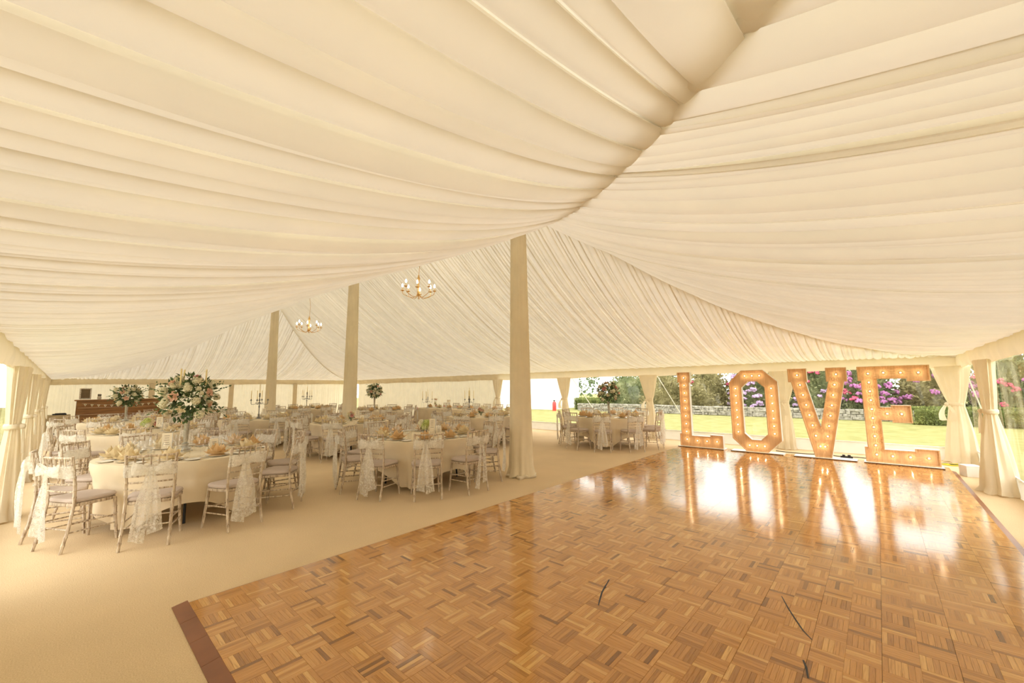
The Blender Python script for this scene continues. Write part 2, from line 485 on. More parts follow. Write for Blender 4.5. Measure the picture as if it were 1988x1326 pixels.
# ---- roof lining
def dl_of(y): return (y - Y0) / (RY - Y0) if y < RY else (Y1 - y) / (Y1 - RY)
def de_of(x): return min((X1 - x) / (X1 - APN), (x - X0) / (APF - X0))
def zroof(d, dl, de):
    e = 1.72 + .34 * math.exp(-((dl - de) / .45) ** 2)
    return ZE + ZA * max(d, 0) ** e

def pleat_profile(pov, ov):
    """one knife pleat: the band hangs over the start of the next one by ov"""
    return [(0, .14), (pov, .06), (pov + .09, -.42), (pov + .24, -.8), (.56, -1.0), (.8, -.9), (1.0, -.64), (1 + ov, -.3), (1 + ov, -.12)]
def pleats(a, b, rg, lo=.06, hi=.15):
    """pleat start positions from a to b"""
    xs = [a]
    while xs[-1] < b:
        w = rg.uniform(lo, hi)
        if rg.random() < .12: w *= .55
        xs.append(xs[-1] + w)
    xs[-1] = b
    if xs[-1] - xs[-2] < .03: xs.pop(-2)
    return xs

def roof_panel(along_x, side, rg):
    """side 0: low Y or low X, side 1: high"""
    mb = MB()
    a, b = (X0, X1) if along_x else (Y0, Y1)
    xs = pleats(a, b, rg)
    R = 26
    cols = []
    ov = .15
    for i in range(len(xs) - 1):
        w = xs[i + 1] - xs[i]
        amp = min(.05, .36 * w) * rg.uniform(.75, 1.2)
        wob = rg.uniform(-.006, .006); ph = rg.uniform(0, 6)
        sg = rg.uniform(-.02, .018)
        pov, ov = ov, min(rg.uniform(.10, .30), .021 / w)
        for (u, v) in pleat_profile(pov * (xs[i] - xs[i - 1]) / w if i else .1, ov):
            s = xs[i] + u * w
            sc = min(max(s, a + .002), b - .002)
            if along_x:
                m = min(1.0, de_of(sc))
            else:
                m = min(1.0, dl_of(sc))
                m = min(1.0, m + .03) if m < .985 else m
            col = []
            for k in range(R + 1):
                t = k / R
                d = m * t
                am = amp * (.22 + .78 * math.sin(PI * min(1, .04 + .96 * t)) ** .6)
                drift = wob * math.sin(ph + 3 * t) + 0
                if along_x:
                    x = sc + drift
                    y = Y0 + d * (RY - Y0) if side == 0 else Y1 - d * (Y1 - RY)
                    z = zroof(d, d, de_of(sc))
                else:
                    y = sc + drift
                    x = X1 - d * (X1 - APN) if side == 1 else X0 + d * (APF - X0)
                    z = zroof(d, dl_of(sc), d)
                z += v * am + sg * math.sin(PI * t) * 1.0
                col.append((x, y, z))
            cols.append(col)
    mb.grid(cols)
    return mb
ceil = setp(empty('ceiling', (0, 0, 0)), 'pleated ivory lining under the pole marquee roof', 'ceiling', kind='structure')
rg = random.Random(3)
put('lining_panel', roof_panel(True, 0, rg), MAT['lining'], ceil, ang=55)
put('lining_panel', roof_panel(True, 1, rg), MAT['lining'], ceil, ang=55)
put('lining_panel', roof_panel(False, 1, rg), MAT['lining'], ceil, ang=55)
put('lining_panel', roof_panel(False, 0, rg), MAT['lining'], ceil, ang=55)
# ridge band that covers the join of the two long slopes
mb = MB()
rows = []
for i in range(140):
    x = APF - .2 + (APN - APF + .4) * i / 139
    z = ZE + ZA + .012 * math.sin(i * 1.7)
    rows.append([(x, RY - .16, z - .12), (x, RY - .06, z - .03), (x, RY, z), (x, RY + .06, z - .03), (x, RY + .16, z - .12)])
mb.grid(rows)
put('ridge_band', mb, MAT['lining'], ceil)

# ---- walls
def pleated(p0, p1, z0, z1, rg, lo=.06, hi=.16, amp=.022, gather=0):
    """pleated cloth from p0 to p1, normals towards +90 deg"""
    mb = MB()
    d = Vector((p1[0] - p0[0], p1[1] - p0[1])); Ln = d.length; d /= Ln
    nn = Vector((-d.y, d.x))
    cols = []
    s = 0
    while s < Ln:
        w = min(rg.uniform(lo, hi), Ln - s)
        a = amp * rg.uniform(.5, 1.2); sk = rg.uniform(.3, .7); dr = rg.uniform(-.02, .02)
        for u, v in ((0, 0), (.15, .6), (sk, 1), (.85, .6)):
            col = []
            for k in range(7):
                t = k / 6
                zz = z0 + (z1 - z0) * t
                am = a * (1.15 - .5 * t)
                q = s + u * w + dr * (1 - t) * math.sin(PI * u)
                col.append((p0[0] + d.x * q + nn.x * v * am, p0[1] + d.y * q + nn.y * v * am, zz))
            cols.append(col)
        s += w
        if w < lo * .5: break
    cols.append([(p1[0], p1[1], z0 + (z1 - z0) * k / 6) for k in range(7)])
    mb.grid(cols)
    return mb
rg = random.Random(11)
WZ = 2.12
o = put('wall_back', pleated((X0, Y1), (X0, Y0), 0, WZ, rg), MAT['wall_lining'])
setp(o, 'pleated ivory wall at the far short end', 'wall', kind='structure')
# flat strips that cover the side poles of the far wall
k = 0
for y in (2.6, 5.6, 8.6):
    mb = MB(); mb.bbox((X0 + .06, y, WZ / 2 - .1), (.05, .2, WZ - .22), .02)
    k += 1
    setp(put('trim_%d' % k, mb, MAT['valance']), ['left', 'middle', 'right'][k - 1] + ' flat cloth strip over a side pole of the far wall', 'trim', kind='structure')
XW = -11.45       # the clear windows of the long window wall begin here
o = put('wall_right', pleated((XW, Y1), (-23.3, Y1), 0, WZ, rg), MAT['wall_lining'])
setp(o, 'pleated ivory wall behind the top table', 'wall', kind='structure')
o = put('wall_left', pleated((X0, Y0), (-17.6, Y0), 0, WZ, rg), MAT['wall_lining'])
setp(o, 'pleated ivory wall beside the bar', 'wall', kind='structure')

o = put('wall_front', pleated((X1, Y0), (X1, 5.9), 0, WZ, rg), MAT['wall_lining'])  # unseen stretch, lined instead of clear to darken the foreground
setp(o, 'unseen pleated ivory end wall, closed to dim the camera corner', 'wall', kind='structure')
o = put('wall_left_near', pleated((-4.95, Y0), (X1, Y0), 0, WZ, rg), MAT['wall_lining'])  # out of view, opaque lining in place of windows to cut the near light
setp(o, 'unseen pleated ivory left wall, closed to dim the camera corner', 'wall', kind='structure')

# ---- valances
def valance(p0, p1, rg, z1=2.16, drop=.33):
    mb = MB()
    d = Vector((p1[0] - p0[0], p1[1] - p0[1])); Ln = d.length; d /= Ln
    nn = Vector((-d.y, d.x))
    cols = []; m = int(Ln / .045)
    ph = rg.uniform(0, 6)
    for i in range(m + 1):
        q = Ln * i / m
        sag = .05 * math.sin(PI * (q % 3.05) / 3.05)
        col = []
        for k in range(7):
            t = k / 6
            zz = z1 - (drop - sag * .5) * t - sag * (1 - t) * .4
            off = .07 + .03 * math.sin(PI * t) + .012 * math.sin(q * 21 + ph + 2 * t) * t + .012 * math.sin(q * 7.3 + 3 * t + ph)
            col.append((p0[0] + d.x * q + nn.x * off, p0[1] + d.y * q + nn.y * off, zz))
        # turned-under hem
        x, y, zz = col[-1]
        col.append((x - nn.x * .035, y - nn.y * .035, zz + .012))
        cols.append(col)
    mb.grid(cols)
    return mb
for i, (a, b, lab) in enumerate([((X1, Y1), (X0, Y1), 'ivory valance along the top of the window wall'),
                                 ((X0, Y1), (X0, Y0), 'ivory valance along the top of the far wall'),
                                 ((X0, Y0), (X1, Y0), 'ivory valance along the top of the left wall'),
                                 ((X1, Y0), (X1, Y1), 'ivory valance along the top of the right end wall')]):
    setp(put('trim_%d' % (4 + i), valance(a, b, rg), MAT['valance']), lab, 'valance', kind='structure')

# ---- clear windows
WN = 0
def window(p0, p1, lab, z0=.26, z1=WZ):
    global WN
    WN += 1
    root = setp(empty('window_%d' % WN, ((p0[0] + p1[0]) / 2, (p0[1] + p1[1]) / 2, 0)), lab, 'window', kind='structure')
    cx, cy = root.location.x, root.location.y
    d = Vector((p1[0] - p0[0], p1[1] - p0[1])); Ln = d.length; a = math.atan2(d.y, d.x)
    mb = MB()
    rows = []
    for j in range(9):
        rows.append([(-Ln / 2 + Ln * i / 16, .012 * math.sin(i * 1.3 + j * .4), z0 + (z1 - z0) * j / 8) for i in range(17)])
    mb.grid(rows)
    put('pane', mb, MAT['pane'], root, rot=(0, 0, a))
    mb = MB()
    rows = []
    for j in range(5):
        rows.append([(-Ln / 2 + Ln * i / 20, .02 * math.sin(i * .9) * (1 - j / 4) + .015 * math.sin(i * 2.3 + j), z0 * j / 4) for i in range(21)])
    mb.grid(rows)
    put('skirt', mb, MAT['pvc_white'], root, rot=(0, 0, a))
    mb = MB(); mb.tube([(-Ln / 2, .01, z0), (Ln / 2, .01, z0)], .012, 6)
    put('bottom_rail', mb, MAT['white_paint'], root, rot=(0, 0, a))
    return root
WX = [XW, -8.2, -5.14, -1.75, X1]
labs = ['clear window beside the pleated wall, white tent behind it', 'clear window behind the window table', 'clear window behind the letters L and O', 'clear window behind the letters V and E']
for i in range(4): window((WX[i], Y1), (WX[i + 1], Y1), labs[i])
EY = [11.9, 8.95, 5.9]
labs = ['clear end window next to the far right corner', 'second clear end window from the far right corner', 'third clear end window from the far right corner', 'clear end window beside the camera']
for i in range(2): window((X1, EY[i]), (X1, EY[i + 1]), labs[i])
LX = [-4.95, -8.1, -11.3, -14.4, -17.6]
labs = ['clear left window just out of frame', 'second clear left window from the camera', 'third clear left window from the camera', 'clear left window nearest the bar']
for i in range(4): window((LX[i], Y0), (LX[i + 1], Y0), labs[i])
window((-23.3, Y1), (X0, Y1), 'narrow clear window slit in the far corner')

# ---- tied-back curtains at the side poles
def curtain(loc, rz, lab, h=1.86, wt=.5, wtie=.17, wb=.42, ztie=1.13, dep=.16, seed=0, grp=None, puddle=.04):
    """local: width along x, room towards +y"""
    rg = random.Random(seed)
    root = setp(empty('curtain', loc, rz), lab, 'curtain', grp)
    mb = MB()
    n = 56; rows = []
    fr = [rg.uniform(.7, 1.3) for _ in range(4)]
    K = 26
    for k in range(K + 1):
        t = k / K; z = h * (1 - t) + .012
        if z > ztie:
            q = (z - ztie) / (h - ztie); w = wtie + (wt - wtie) * (q ** .75); D = .05 + .055 * q + (dep * .1) * (1 - q)
        else:
            q = (ztie - z) / ztie; w = wtie + (wb - wtie) * (1 - (1 - q) ** 1.7); D = .06 + (dep - .06) * (1 - (1 - q) ** 1.5)
            if q > .96: w += puddle; D += puddle
        ring = []
        for i in range(n):
            a = 2 * PI * i / n
            rip = 1 + .13 * math.sin(a * 9 * fr[0] + 1.2 * math.sin(t * 3)) * (.5 + .5 * abs(z - ztie)) + .06 * math.sin(a * 15 + t * 2)
            ring.append((w / 2 * math.cos(a) * rip + .02 * math.sin(t * 4 + seed), D * math.sin(a) * rip * .9 + .09, max(.004, z + (.01 * math.sin(a * 7) if q > .9 and z < .2 else 0))))
        # close the seam: last column equals the first ripple
        rows.append(ring)
    mb.loft(rows, True, False, False)
    put('drape', mb, MAT['drape'], root, ang=60)
    mb = MB()
    rows = []
    for dz, s in ((-.035, 1.0), (-.02, 1.12), (.02, 1.12), (.035, 1.0)):
        rows.append([((wtie / 2 + .012) * s * math.cos(2 * PI * i / 24) * 1.04, .072 * s * math.sin(2 * PI * i / 24) + .09, ztie + dz) for i in range(24)])
    mb.loft(rows, True)
    tie = put('tie_band', mb, MAT['drape'], root)
    mb = MB()
    for sx in (-1, 1):
        r = []
        for k in range(6):
            t = k / 5
            cx, cz = wtie * .35 + sx * (.02 + .05 * math.sin(PI * t)) + sx * .06 * t, ztie - .02 - .3 * t
            ww = .03 + .04 * t
            r.append([(cx - ww, .17 + .02 * t, cz), (cx, .19 + .02 * t, cz - .01), (cx + ww, .17 + .02 * t, cz)])
        mb.grid(r)
    mb.sphere((wtie * .35, .17, ztie), .035, 10, 6)
    put('tie_tail', mb, MAT['drape'], tie)
    return root
labs = ['cream tied-back curtain ending the pleated wall near the top table', 'cream tied-back curtain left of the window table', 'cream tied-back curtain between window table and letter L', 'cream tied-back curtain behind the letter O']
for i, x in enumerate([XW, -8.2, -5.14, -1.75]):
    curtain((x, Y1 - .02, 0), PI, labs[i], seed=i + 1, wb=.36, grp='tied-back marquee curtains')
curtain((X1 - .12, Y1 - .12, 0), PI * .75, 'cream tied-back curtain in the far right corner', seed=9, wt=.62, wb=.5, wtie=.24, grp='tied-back marquee curtains')
curtain((X1 - .02, 8.95, 0), PI / 2, 'large cream tied-back curtain nearest the right edge', seed=12, wt=.6, wb=.62, wtie=.25, dep=.2, grp='tied-back marquee curtains')
for y in (5.9,):
    curtain((X1 - .02, y, 0), PI / 2, 'cream tied-back curtain on the right end wall, out of frame', seed=int(y * 3), wt=.6, wb=.55, wtie=.25, dep=.2, grp='tied-back marquee curtains')
labs = {-8.1: 'cream tied-back curtain at the left edge of the picture', -11.3: 'second cream tied-back curtain along the left wall', -14.4: 'third cream tied-back curtain along the left wall', -17.6: 'last cream tied-back curtain on the left, beside the bar'}
for x, lab in labs.items():
    curtain((x, Y0 + .02, 0), 0, lab, seed=int(-x), wt=.62, wb=.5, wtie=.26, dep=.13, grp='tied-back marquee curtains')

# ---- draped king poles
def pole(x, y, lab, seed):
    rg = random.Random(seed)
    root = setp(empty('tent_pole', (x, y, 0)), lab, 'pole', 'draped king poles')
    mb = MB(); mb.lathe([(.05, 0), (.05, 5.12)], 12)
    put('mast', mb, MAT['white_paint'], root)
    mb = MB(); rows = []; n = 48
    K = 30
    for k in range(K + 1):
        t = k / K; z = .012 + 5.05 * t
        r = .205 - .075 * t ** .8
        if t < .03: r += .035 * (1 - t / .03)
        ring = []
        for i in range(n):
            a = 2 * PI * i / n
            f = r * (1 + .10 * math.sin(3 * a + seed + .5 * t) + .055 * math.sin(8 * a + 1.5 * seed + t) + (.05 * math.sin(13 * a + 9 * t) if t < .08 else 0))
            ring.append((f * math.cos(a), f * math.sin(a), z + (.02 * math.sin(5 * a + seed) + .02 if k == 0 else 0) - (.01 if k == 0 else 0)))
        rows.append(ring)
    mb.loft(rows, True)
    sl = put('pole_drape', mb, MAT['pole_drape'], root, ang=60)
    mb = MB(); rows = []
    for r, z in ((.19, .035), (.225, .055), (.26, .03), (.25, .006)):
        rows.append([(r * (1 + .12 * math.sin(6 * a + seed) + .07 * math.sin(11 * a)) * math.cos(a), r * (1 + .12 * math.sin(6 * a + seed) + .07 * math.sin(11 * a)) * math.sin(a), z + .008 * math.sin(9 * a)) for a in [2 * PI * i / 60 for i in range(60)]])
    mb.loft(rows, True)
    put('hem', mb, MAT['drape'], sl)
pole(-4.78, 5.5, 'nearest draped ivory king pole, beside the dance floor', 1)
pole(-11.1, 5.42, 'middle draped ivory king pole among the tables', 2)
pole(-17.75, 5.42, 'farthest draped ivory king pole', 4)

# ================================================================== DANCE FLOOR
SQ = .1555
DX0, DY0 = .82 - 30 * SQ, .72
NX, NY = 30, 65
DZ = .022
df = setp(empty('dance_floor', (0, 0, 0)), 'glossy oak basket-weave parquet dance floor on the carpet', 'dance floor')
rg = random.Random(21)
def strip_geo(mb, cx, cy, cz, rot, ln, wd, tone, uvo, sides=True, tilt=(0, 0), cham=True):
    """one parquet finger; chamfered top"""
    a, b = ln / 2 - .0003, wd / 2 - .0002; c = .0004 if cham else 0
    cs, sn = (1, 0) if not rot else (0, 1)
    def P(x, y, z):
        X = x * cs - y * sn; Y = x * sn + y * cs
        return (cx + X, cy + Y, cz + z + X * tilt[0] + Y * tilt[1])
    q = len(mb.v)
    corners = [(-a, -b), (a, -b), (a, b), (-a, b)]
    h = .008
    for x, y in corners: mb.v.append(P(x, y, -h))
    for x, y in corners: mb.v.append(P(x, y, -.001))
    for x, y in corners: mb.v.append(P(x - c * (1 if x > 0 else -1), y - c * (1 if y > 0 else -1), 0))
    def uvs(i): return (corners[i][0] + uvo[0], corners[i][1] + uvo[1])
    mb.face((q + 8, q + 9, q + 10, q + 11), [uvs(0), uvs(1), uvs(2), uvs(3)], tone)
    for i in range(4):
        j = (i + 1) % 4
        if cham: mb.face((q + 4 + i, q + 4 + j, q + 8 + j, q + 8 + i), [uvs(i), uvs(j), uvs(j), uvs(i)], tone * .8)
        if sides: mb.face((q + i, q + j, q + 4 + j, q + 4 + i), [uvs(i), uvs(j), uvs(j), uvs(i)], tone * .7)
def rtone(base):
    r = rg.random()
    if r < .06: return rg.uniform(.02, .2)
    if r < .16: return rg.uniform(.78, 1.0)
    return min(1, max(0, base + rg.gauss(0, .15)))
def block_geo(mb, cx, cy, cz, rot, tilt=(0, 0), cham=True):
    base = min(.75, max(.28, rg.gauss(.52, .1)))
    w = SQ / 6
    for k in range(6):
        off = (k - 2.5) * w
        x, y = (cx, cy + off) if not rot else (cx - off, cy)
        dz = rg.uniform(-.00005, .00005)
        strip_geo(mb, x, y, cz + dz + (x - cx) * tilt[0] + (y - cy) * tilt[1], rot, SQ - .0004, w, rtone(base), (rg.uniform(0, 50), rg.uniform(0, 50)), True, tilt, cham)
blocks = []
for i in range(NX):
    for j in range(NY):
        x, y = DX0 + (i + .5) * SQ + (.0003 if i % 2 == 0 else -.0003), DY0 + (j + .5) * SQ
        q = Vector((x, y, -CAM_H))
        d = q.dot(fw)
        if d > .1:
            px, py = project((x, y, 0))
            inv = -60 < px < 2050 and py < 1390
        else: inv = False
        blocks.append((0 if inv else 1, q.length, i, j, x, y))
blocks.sort()
# 24 shared finger meshes and 24 shared block meshes
w6 = SQ / 6
strips = []
for k in range(30):
    mb = MB(); strip_geo(mb, 0, 0, 0, 0, SQ - .0004, w6, rtone(.5), (rg.uniform(0, 50), rg.uniform(0, 50)))
    strips.append(mb.mesh('parquet_strip', MAT['parquet'], False))
bl_m = []
for k in range(30):
    mb = MB(); block_geo(mb, 0, 0, 0, 0)
    bl_m.append(mb.mesh('parquet_block', MAT['parquet'], False))
field = MB()
bmap = {}
tl = {}
for r_, (inv, dist, i, j, x, y) in enumerate(blocks):
    rot = (i + j) % 2
    pk = (i // 2, j // 2)
    if pk not in tl: tl[pk] = (rg.gauss(0, .0006), rg.gauss(0, .0006))
    ti = tl[pk]
    if r_ < 50:
        bo = link('parquet_block', None, df, (x, y, DZ)); bo.empty_display_size = .05
        for k in range(6):
            off = (k - 2.5) * w6
            link('parquet_strip', rg.choice(strips), bo, (0, off, rg.uniform(-.0003, .0003)) if not rot else (-off, 0, rg.uniform(-.0003, .0003)), (ti[1], -ti[0], PI / 2 * rot))
    elif r_ < 300:
        link('parquet_block', rg.choice(bl_m), df, (x, y, DZ), (ti[1], -ti[0], PI / 2 * rot))
    else:
        block_geo(field, x, y, DZ, rot, ti, False)
setp(put('parquet_field', field, MAT['parquet'], df, smooth=False), kind='stuff')
# dark bed under the fingers, seen in the joints
mb = MB(); mb.box((DX0 + NX * SQ / 2, DY0 + NY * SQ / 2, .008), (NX * SQ, NY * SQ, .012))
put('floor_bed', mb, MAT['dark_wood'], df, smooth=False)
# edging boards
def edging(x0, y0, x1, y1, side, n):
    """ramped boards; side gives the outward direction"""
    for k in range(n):
        ax, ay = x0 + (x1 - x0) * k / n, y0 + (y1 - y0) * k / n
        bx, by = x0 + (x1 - x0) * (k + 1) / n, y0 + (y1 - y0) * (k + 1) / n
        d = Vector((bx - ax, by - ay)).normalized() * .0012
        ax += d.x; ay += d.y; bx -= d.x; by -= d.y
        ox, oy, wd = side
        mb = MB()
        hi, lo = DZ - .001, .006
        mb.add([(ax, ay, 0), (bx, by, 0), (bx + ox * wd, by + oy * wd, 0), (ax + ox * wd, ay + oy * wd, 0),
                (ax, ay, hi), (bx, by, hi), (bx + ox * wd, by + oy * wd, lo), (ax + ox * wd, ay + oy * wd, lo)],
               [(0, 1, 2, 3), (4, 7, 6, 5), (0, 4, 5, 1), (1, 5, 6, 2), (2, 6, 7, 3), (3, 7, 4, 0)])
        bm = put('edging_board', mb, MAT['border'], df, smooth=False)
edging(DX0 - .05, DY0, DX0 + NX * SQ, DY0, (0, -1, .09), 15)
edging(DX0, DY0, DX0, DY0 + NY * SQ, (-1, 0, .045), 11)
edging(DX0 + NX * SQ, DY0, DX0 + NX * SQ, 10.5, (1, 0, .055), 11)
# dark scuff marks on the varnish
mb = MB()
def scuff(pts, w):
    r = []
    for i, (x, y) in enumerate(pts):
        a = Vector(pts[max(0, i - 1)]); b = Vector(pts[min(len(pts) - 1, i + 1)]); d = (b - a).normalized(); q = Vector((-d.y, d.x)) * w * (.4 + .6 * math.sin(PI * (i + .5) / len(pts)))
        r.append([(x - q.x, y - q.y, DZ + .0012), (x + q.x, y + q.y, DZ + .0012)])
    mb.grid(r)
def gp(px, py):
    d = fw * FPX + rt * (px - 994) - up * (py - 663)
    t = -CAM_H / d.z
    return (d.x * t, d.y * t)
scuff([gp(*p) for p in ((1183, 1131), (1175, 1145), (1169, 1156), (1165, 1170), (1162, 1182))], .006)
scuff([gp(*p) for p in ((1518, 1164), (1531, 1188), (1545, 1210), (1560, 1232), (1577, 1250))], .005)
scuff([gp(*p) for p in ((1560, 1290), (1566, 1305), (1570, 1326))], .006)
put('scuff_mark', mb, MAT['black_plastic'], df, smooth=False)

# ================================================================== LOVE LETTERS
def inset(poly, d):
    """offset a closed polygon inwards (counter-clockwise) by d"""
    n = len(poly); out = []
    for i in range(n):
        p0, p1, p2 = Vector(poly[i - 1]), Vector(poly[i]), Vector(poly[(i + 1) % n])
        e1 = (p1 - p0).normalized(); e2 = (p2 - p1).normalized()
        n1 = Vector((-e1.y, e1.x)); n2 = Vector((-e2.y, e2.x))
        k = 1 + n1.dot(n2)
        m = (n1 + n2) / max(k, .2)
        out.append((p1.x + m.x * d, p1.y + m.y * d))
    return out
LETTER_Y, LETTER_D = 10.55, .13
def star_light():
    ld = bpy.data.lights.new('bulb_light', 'POINT')
    ld.energy = .36; ld.color = (1, .72, .42); ld.shadow_soft_size = .003
    # spokes shaped into the lamp strength to draw star rays round each bulb
    ld.use_nodes = True
    nt = ld.node_tree
    em = [n for n in nt.nodes if n.type == 'EMISSION'][0]
    tc = N(nt, 'ShaderNodeTexCoord'); sp = N(nt, 'ShaderNodeSeparateXYZ'); L(nt, tc.outputs['Normal'], sp.inputs[0])
    at = N(nt, 'ShaderNodeMath', operation='ARCTAN2'); L(nt, sp.outputs[2], at.inputs[0]); L(nt, sp.outputs[0], at.inputs[1])
    m1 = N(nt, 'ShaderNodeMath', operation='MULTIPLY'); m1.inputs[1].default_value = 9; L(nt, at.outputs[0], m1.inputs[0])
    c1 = N(nt, 'ShaderNodeMath', operation='COSINE'); L(nt, m1.outputs[0], c1.inputs[0])
    ab = N(nt, 'ShaderNodeMath', operation='ABSOLUTE'); L(nt, c1.outputs[0], ab.inputs[0])
    pw = N(nt, 'ShaderNodeMath', operation='POWER'); pw.inputs[1].default_value = 10; L(nt, ab.outputs[0], pw.inputs[0])
    ma = N(nt, 'ShaderNodeMath', operation='MULTIPLY_ADD'); ma.inputs[1].default_value = 2.6; ma.inputs[2].default_value = .22; L(nt, pw.outputs[0], ma.inputs[0])
    L(nt, ma.outputs[0], em.inputs['Strength'])
    return ld
BULB_LIGHT = star_light()
bm_ = MB(); bm_.sphere((0, -.012, 0), .014, 10, 7); BULB_ME = bm_.mesh('bulb', MAT['bulb'])
bm_ = MB()
bm_.loft([[(r * math.cos(2 * PI * k / 12), y, r * math.sin(2 * PI * k / 12)) for k in range(12)] for r, y in ((.024, .0), (.024, -.006), (.014, -.012), (.012, .0))], True)
SOCK_ME = bm_.mesh('bulb_socket', MAT['socket'])

def letter(name, x0, loops, bulbs, lab, base_x0, base_x1, hole=None):
    """loops: outer polygon (x, z) counter-clockwise; front faces -Y"""
    root = setp(empty(name, (x0, LETTER_Y + .06, DZ)), lab, 'letter')
    B = .02
    lip = .022; rec = .028; D = LETTER_D
    def P(p, y): return (p[0], y, p[1] + B)
    outer = loops; inn = inset(outer, lip)
    n = len(outer)
    # shell: back, sides
    mb = MB()
    if hole is None:
        b = len(mb.v); mb.v += [P(p, D) for p in outer]; mb.face([b + i for i in range(n)][::-1][::-1])
    else:
        b = len(mb.v); mb.v += [P(p, D) for p in outer] + [P(p, D) for p in hole]
        for i in range(n): j = (i + 1) % n; mb.face((b + i, b + j, b + n + j, b + n + i))
    mb.loft([[P(p, 0) for p in outer], [P(p, D) for p in outer]], True)
    if hole: mb.loft([[P(p, D) for p in hole], [P(p, 0) for p in hole]], True)
    put('side_shell', mb, MAT['white_paint'], root, smooth=False)
    # front rim
    mb = MB()
    mb.loft([[P(p, 0) for p in outer], [P(p, -.004) for p in inset(outer, .003)], [P(p, -.004) for p in inset(outer, lip - .003)], [P(p, 0) for p in inn], [P(p, rec) for p in inn]], True)
    if hole:
        hin = inset(hole, -lip)
        mb.loft([[P(p, rec) for p in hin], [P(p, 0) for p in hin], [P(p, -.004) for p in inset(hole, -lip + .003)], [P(p, -.004) for p in inset(hole, -.003)], [P(p, 0) for p in hole]], True)
    put('rim', mb, MAT['letter_face'], root, smooth=False)
    mb = MB()
    if hole:
        b = len(mb.v); mb.v += [P(p, rec) for p in inn] + [P(p, rec) for p in hin]
        for i in range(n): j = (i + 1) % n; mb.face((b + i, b + n + i, b + n + j, b + j))
    else:
        b = len(mb.v); mb.v += [P(p, rec) for p in inn]; mb.face([b + i for i in range(n)])
    put('face_board', mb, MAT['letter_face'], root, smooth=False)
    mb = MB(); mb.bbox(((base_x0 + base_x1) / 2, .045, .01), (base_x1 - base_x0, .30, .02), .003)
    bb = put('base_board', mb, MAT['white_paint'], root, smooth=False)
    mb = MB(); mb.box(((base_x0 + base_x1) / 2, -.107, .009), (base_x1 - base_x0, .006, .018))
    put('base_edge', mb, MAT['dark_wood'], bb, smooth=False)
    for (x, z) in bulbs:
        s = link('bulb_socket', SOCK_ME, root, (x, rec, z + B))
        link('bulb', BULB_ME, s, (0, -.008, 0))
        link('bulb_light', BULB_LIGHT, s, (0, -.040, 0))
    return root
def lin(a, b, n): return [(a[0] + (b[0] - a[0]) * i / (n - 1), a[1] + (b[1] - a[1]) * i / (n - 1)) for i in range(n)]
H = 1.84
pL = [(0, 0), (1.0, 0), (1.0, .30), (.72, .30), (.72, .26), (.29, .26), (.29, 1.58), (.32, 1.58), (.32, H), (0, H), (0, 1.58), (.04, 1.58), (.04, .30), (0, .30)]
letter('letter_l', -3.85, pL, lin((.165, 1.70), (.165, .16), 9) + lin((.41, .14), (.86, .15), 3), 'light-bulb marquee letter L, leftmost of LOVE, by the window', -.03, 1.03)
oc = .27; wO = .98
pO = [(oc, 0), (wO - oc, 0), (wO, oc), (wO, H - oc), (wO - oc, H), (oc, H), (0, H - oc), (0, oc)]
a = .26; ic = .14
hO = [(a + ic, a), (wO - a - ic, a), (wO - a, a + ic), (wO - a, H - a - ic), (wO - a - ic, H - a), (a + ic, H - a), (a, H - a - ic), (a, a + ic)]
bO = lin((.13, .42), (.13, H - .42), 7) + lin((wO - .13, .42), (wO - .13, H - .42), 7) + lin((.34, .13), (wO - .34, .13), 3) + lin((.34, H - .13), (wO - .34, H - .13), 3) + [(.2, .24), (wO - .2, .24), (.2, H - .24), (wO - .2, H - .24)][:0]
letter('letter_o', -2.64, pO, bO, 'light-bulb marquee letter O, octagonal, between L and V', -.03, 1.0, hO)
pV = [(.36, 0), (.64, 0), (.95, 1.55), (1.0, 1.55), (1.0, H), (.66, H), (.66, 1.55), (.69, 1.55), (.50, .62), (.31, 1.55), (.34, 1.55), (.34, H), (0, H), (0, 1.55), (.05, 1.55)]
bV = lin((.17, 1.70), (.44, .22), 8)[:7] + lin((.83, 1.70), (.56, .22), 8)[:7] + [(.46, .22), (.54, .22)]
letter('letter_v', -1.46, pV, bV, 'light-bulb marquee letter V, between O and E', .0, 1.03)
pE = [(0, 0), (1.02, 0), (1.02, .30), (.70, .30), (.70, .25), (.29, .25), (.29, .80), (.44, .80), (.44, .76), (.72, .76), (.72, 1.09), (.44, 1.09), (.44, 1.05), (.29, 1.05), (.29, H - .25), (.70, H - .25), (.70, H - .30), (1.02, H - .30), (1.02, H), (0, H), (0, H - .28), (.045, H - .28), (.045, .28), (0, .28)]
bE = lin((.165, H - .14), (.165, .14), 10) + lin((.39, H - .13), (.87, H - .14), 3) + lin((.39, .13), (.87, .14), 3) + [(.38, .925), (.58, .925)]
letter('letter_e', -.30, pE, bE, 'light-bulb marquee letter E, rightmost of LOVE', -.03, 1.05)

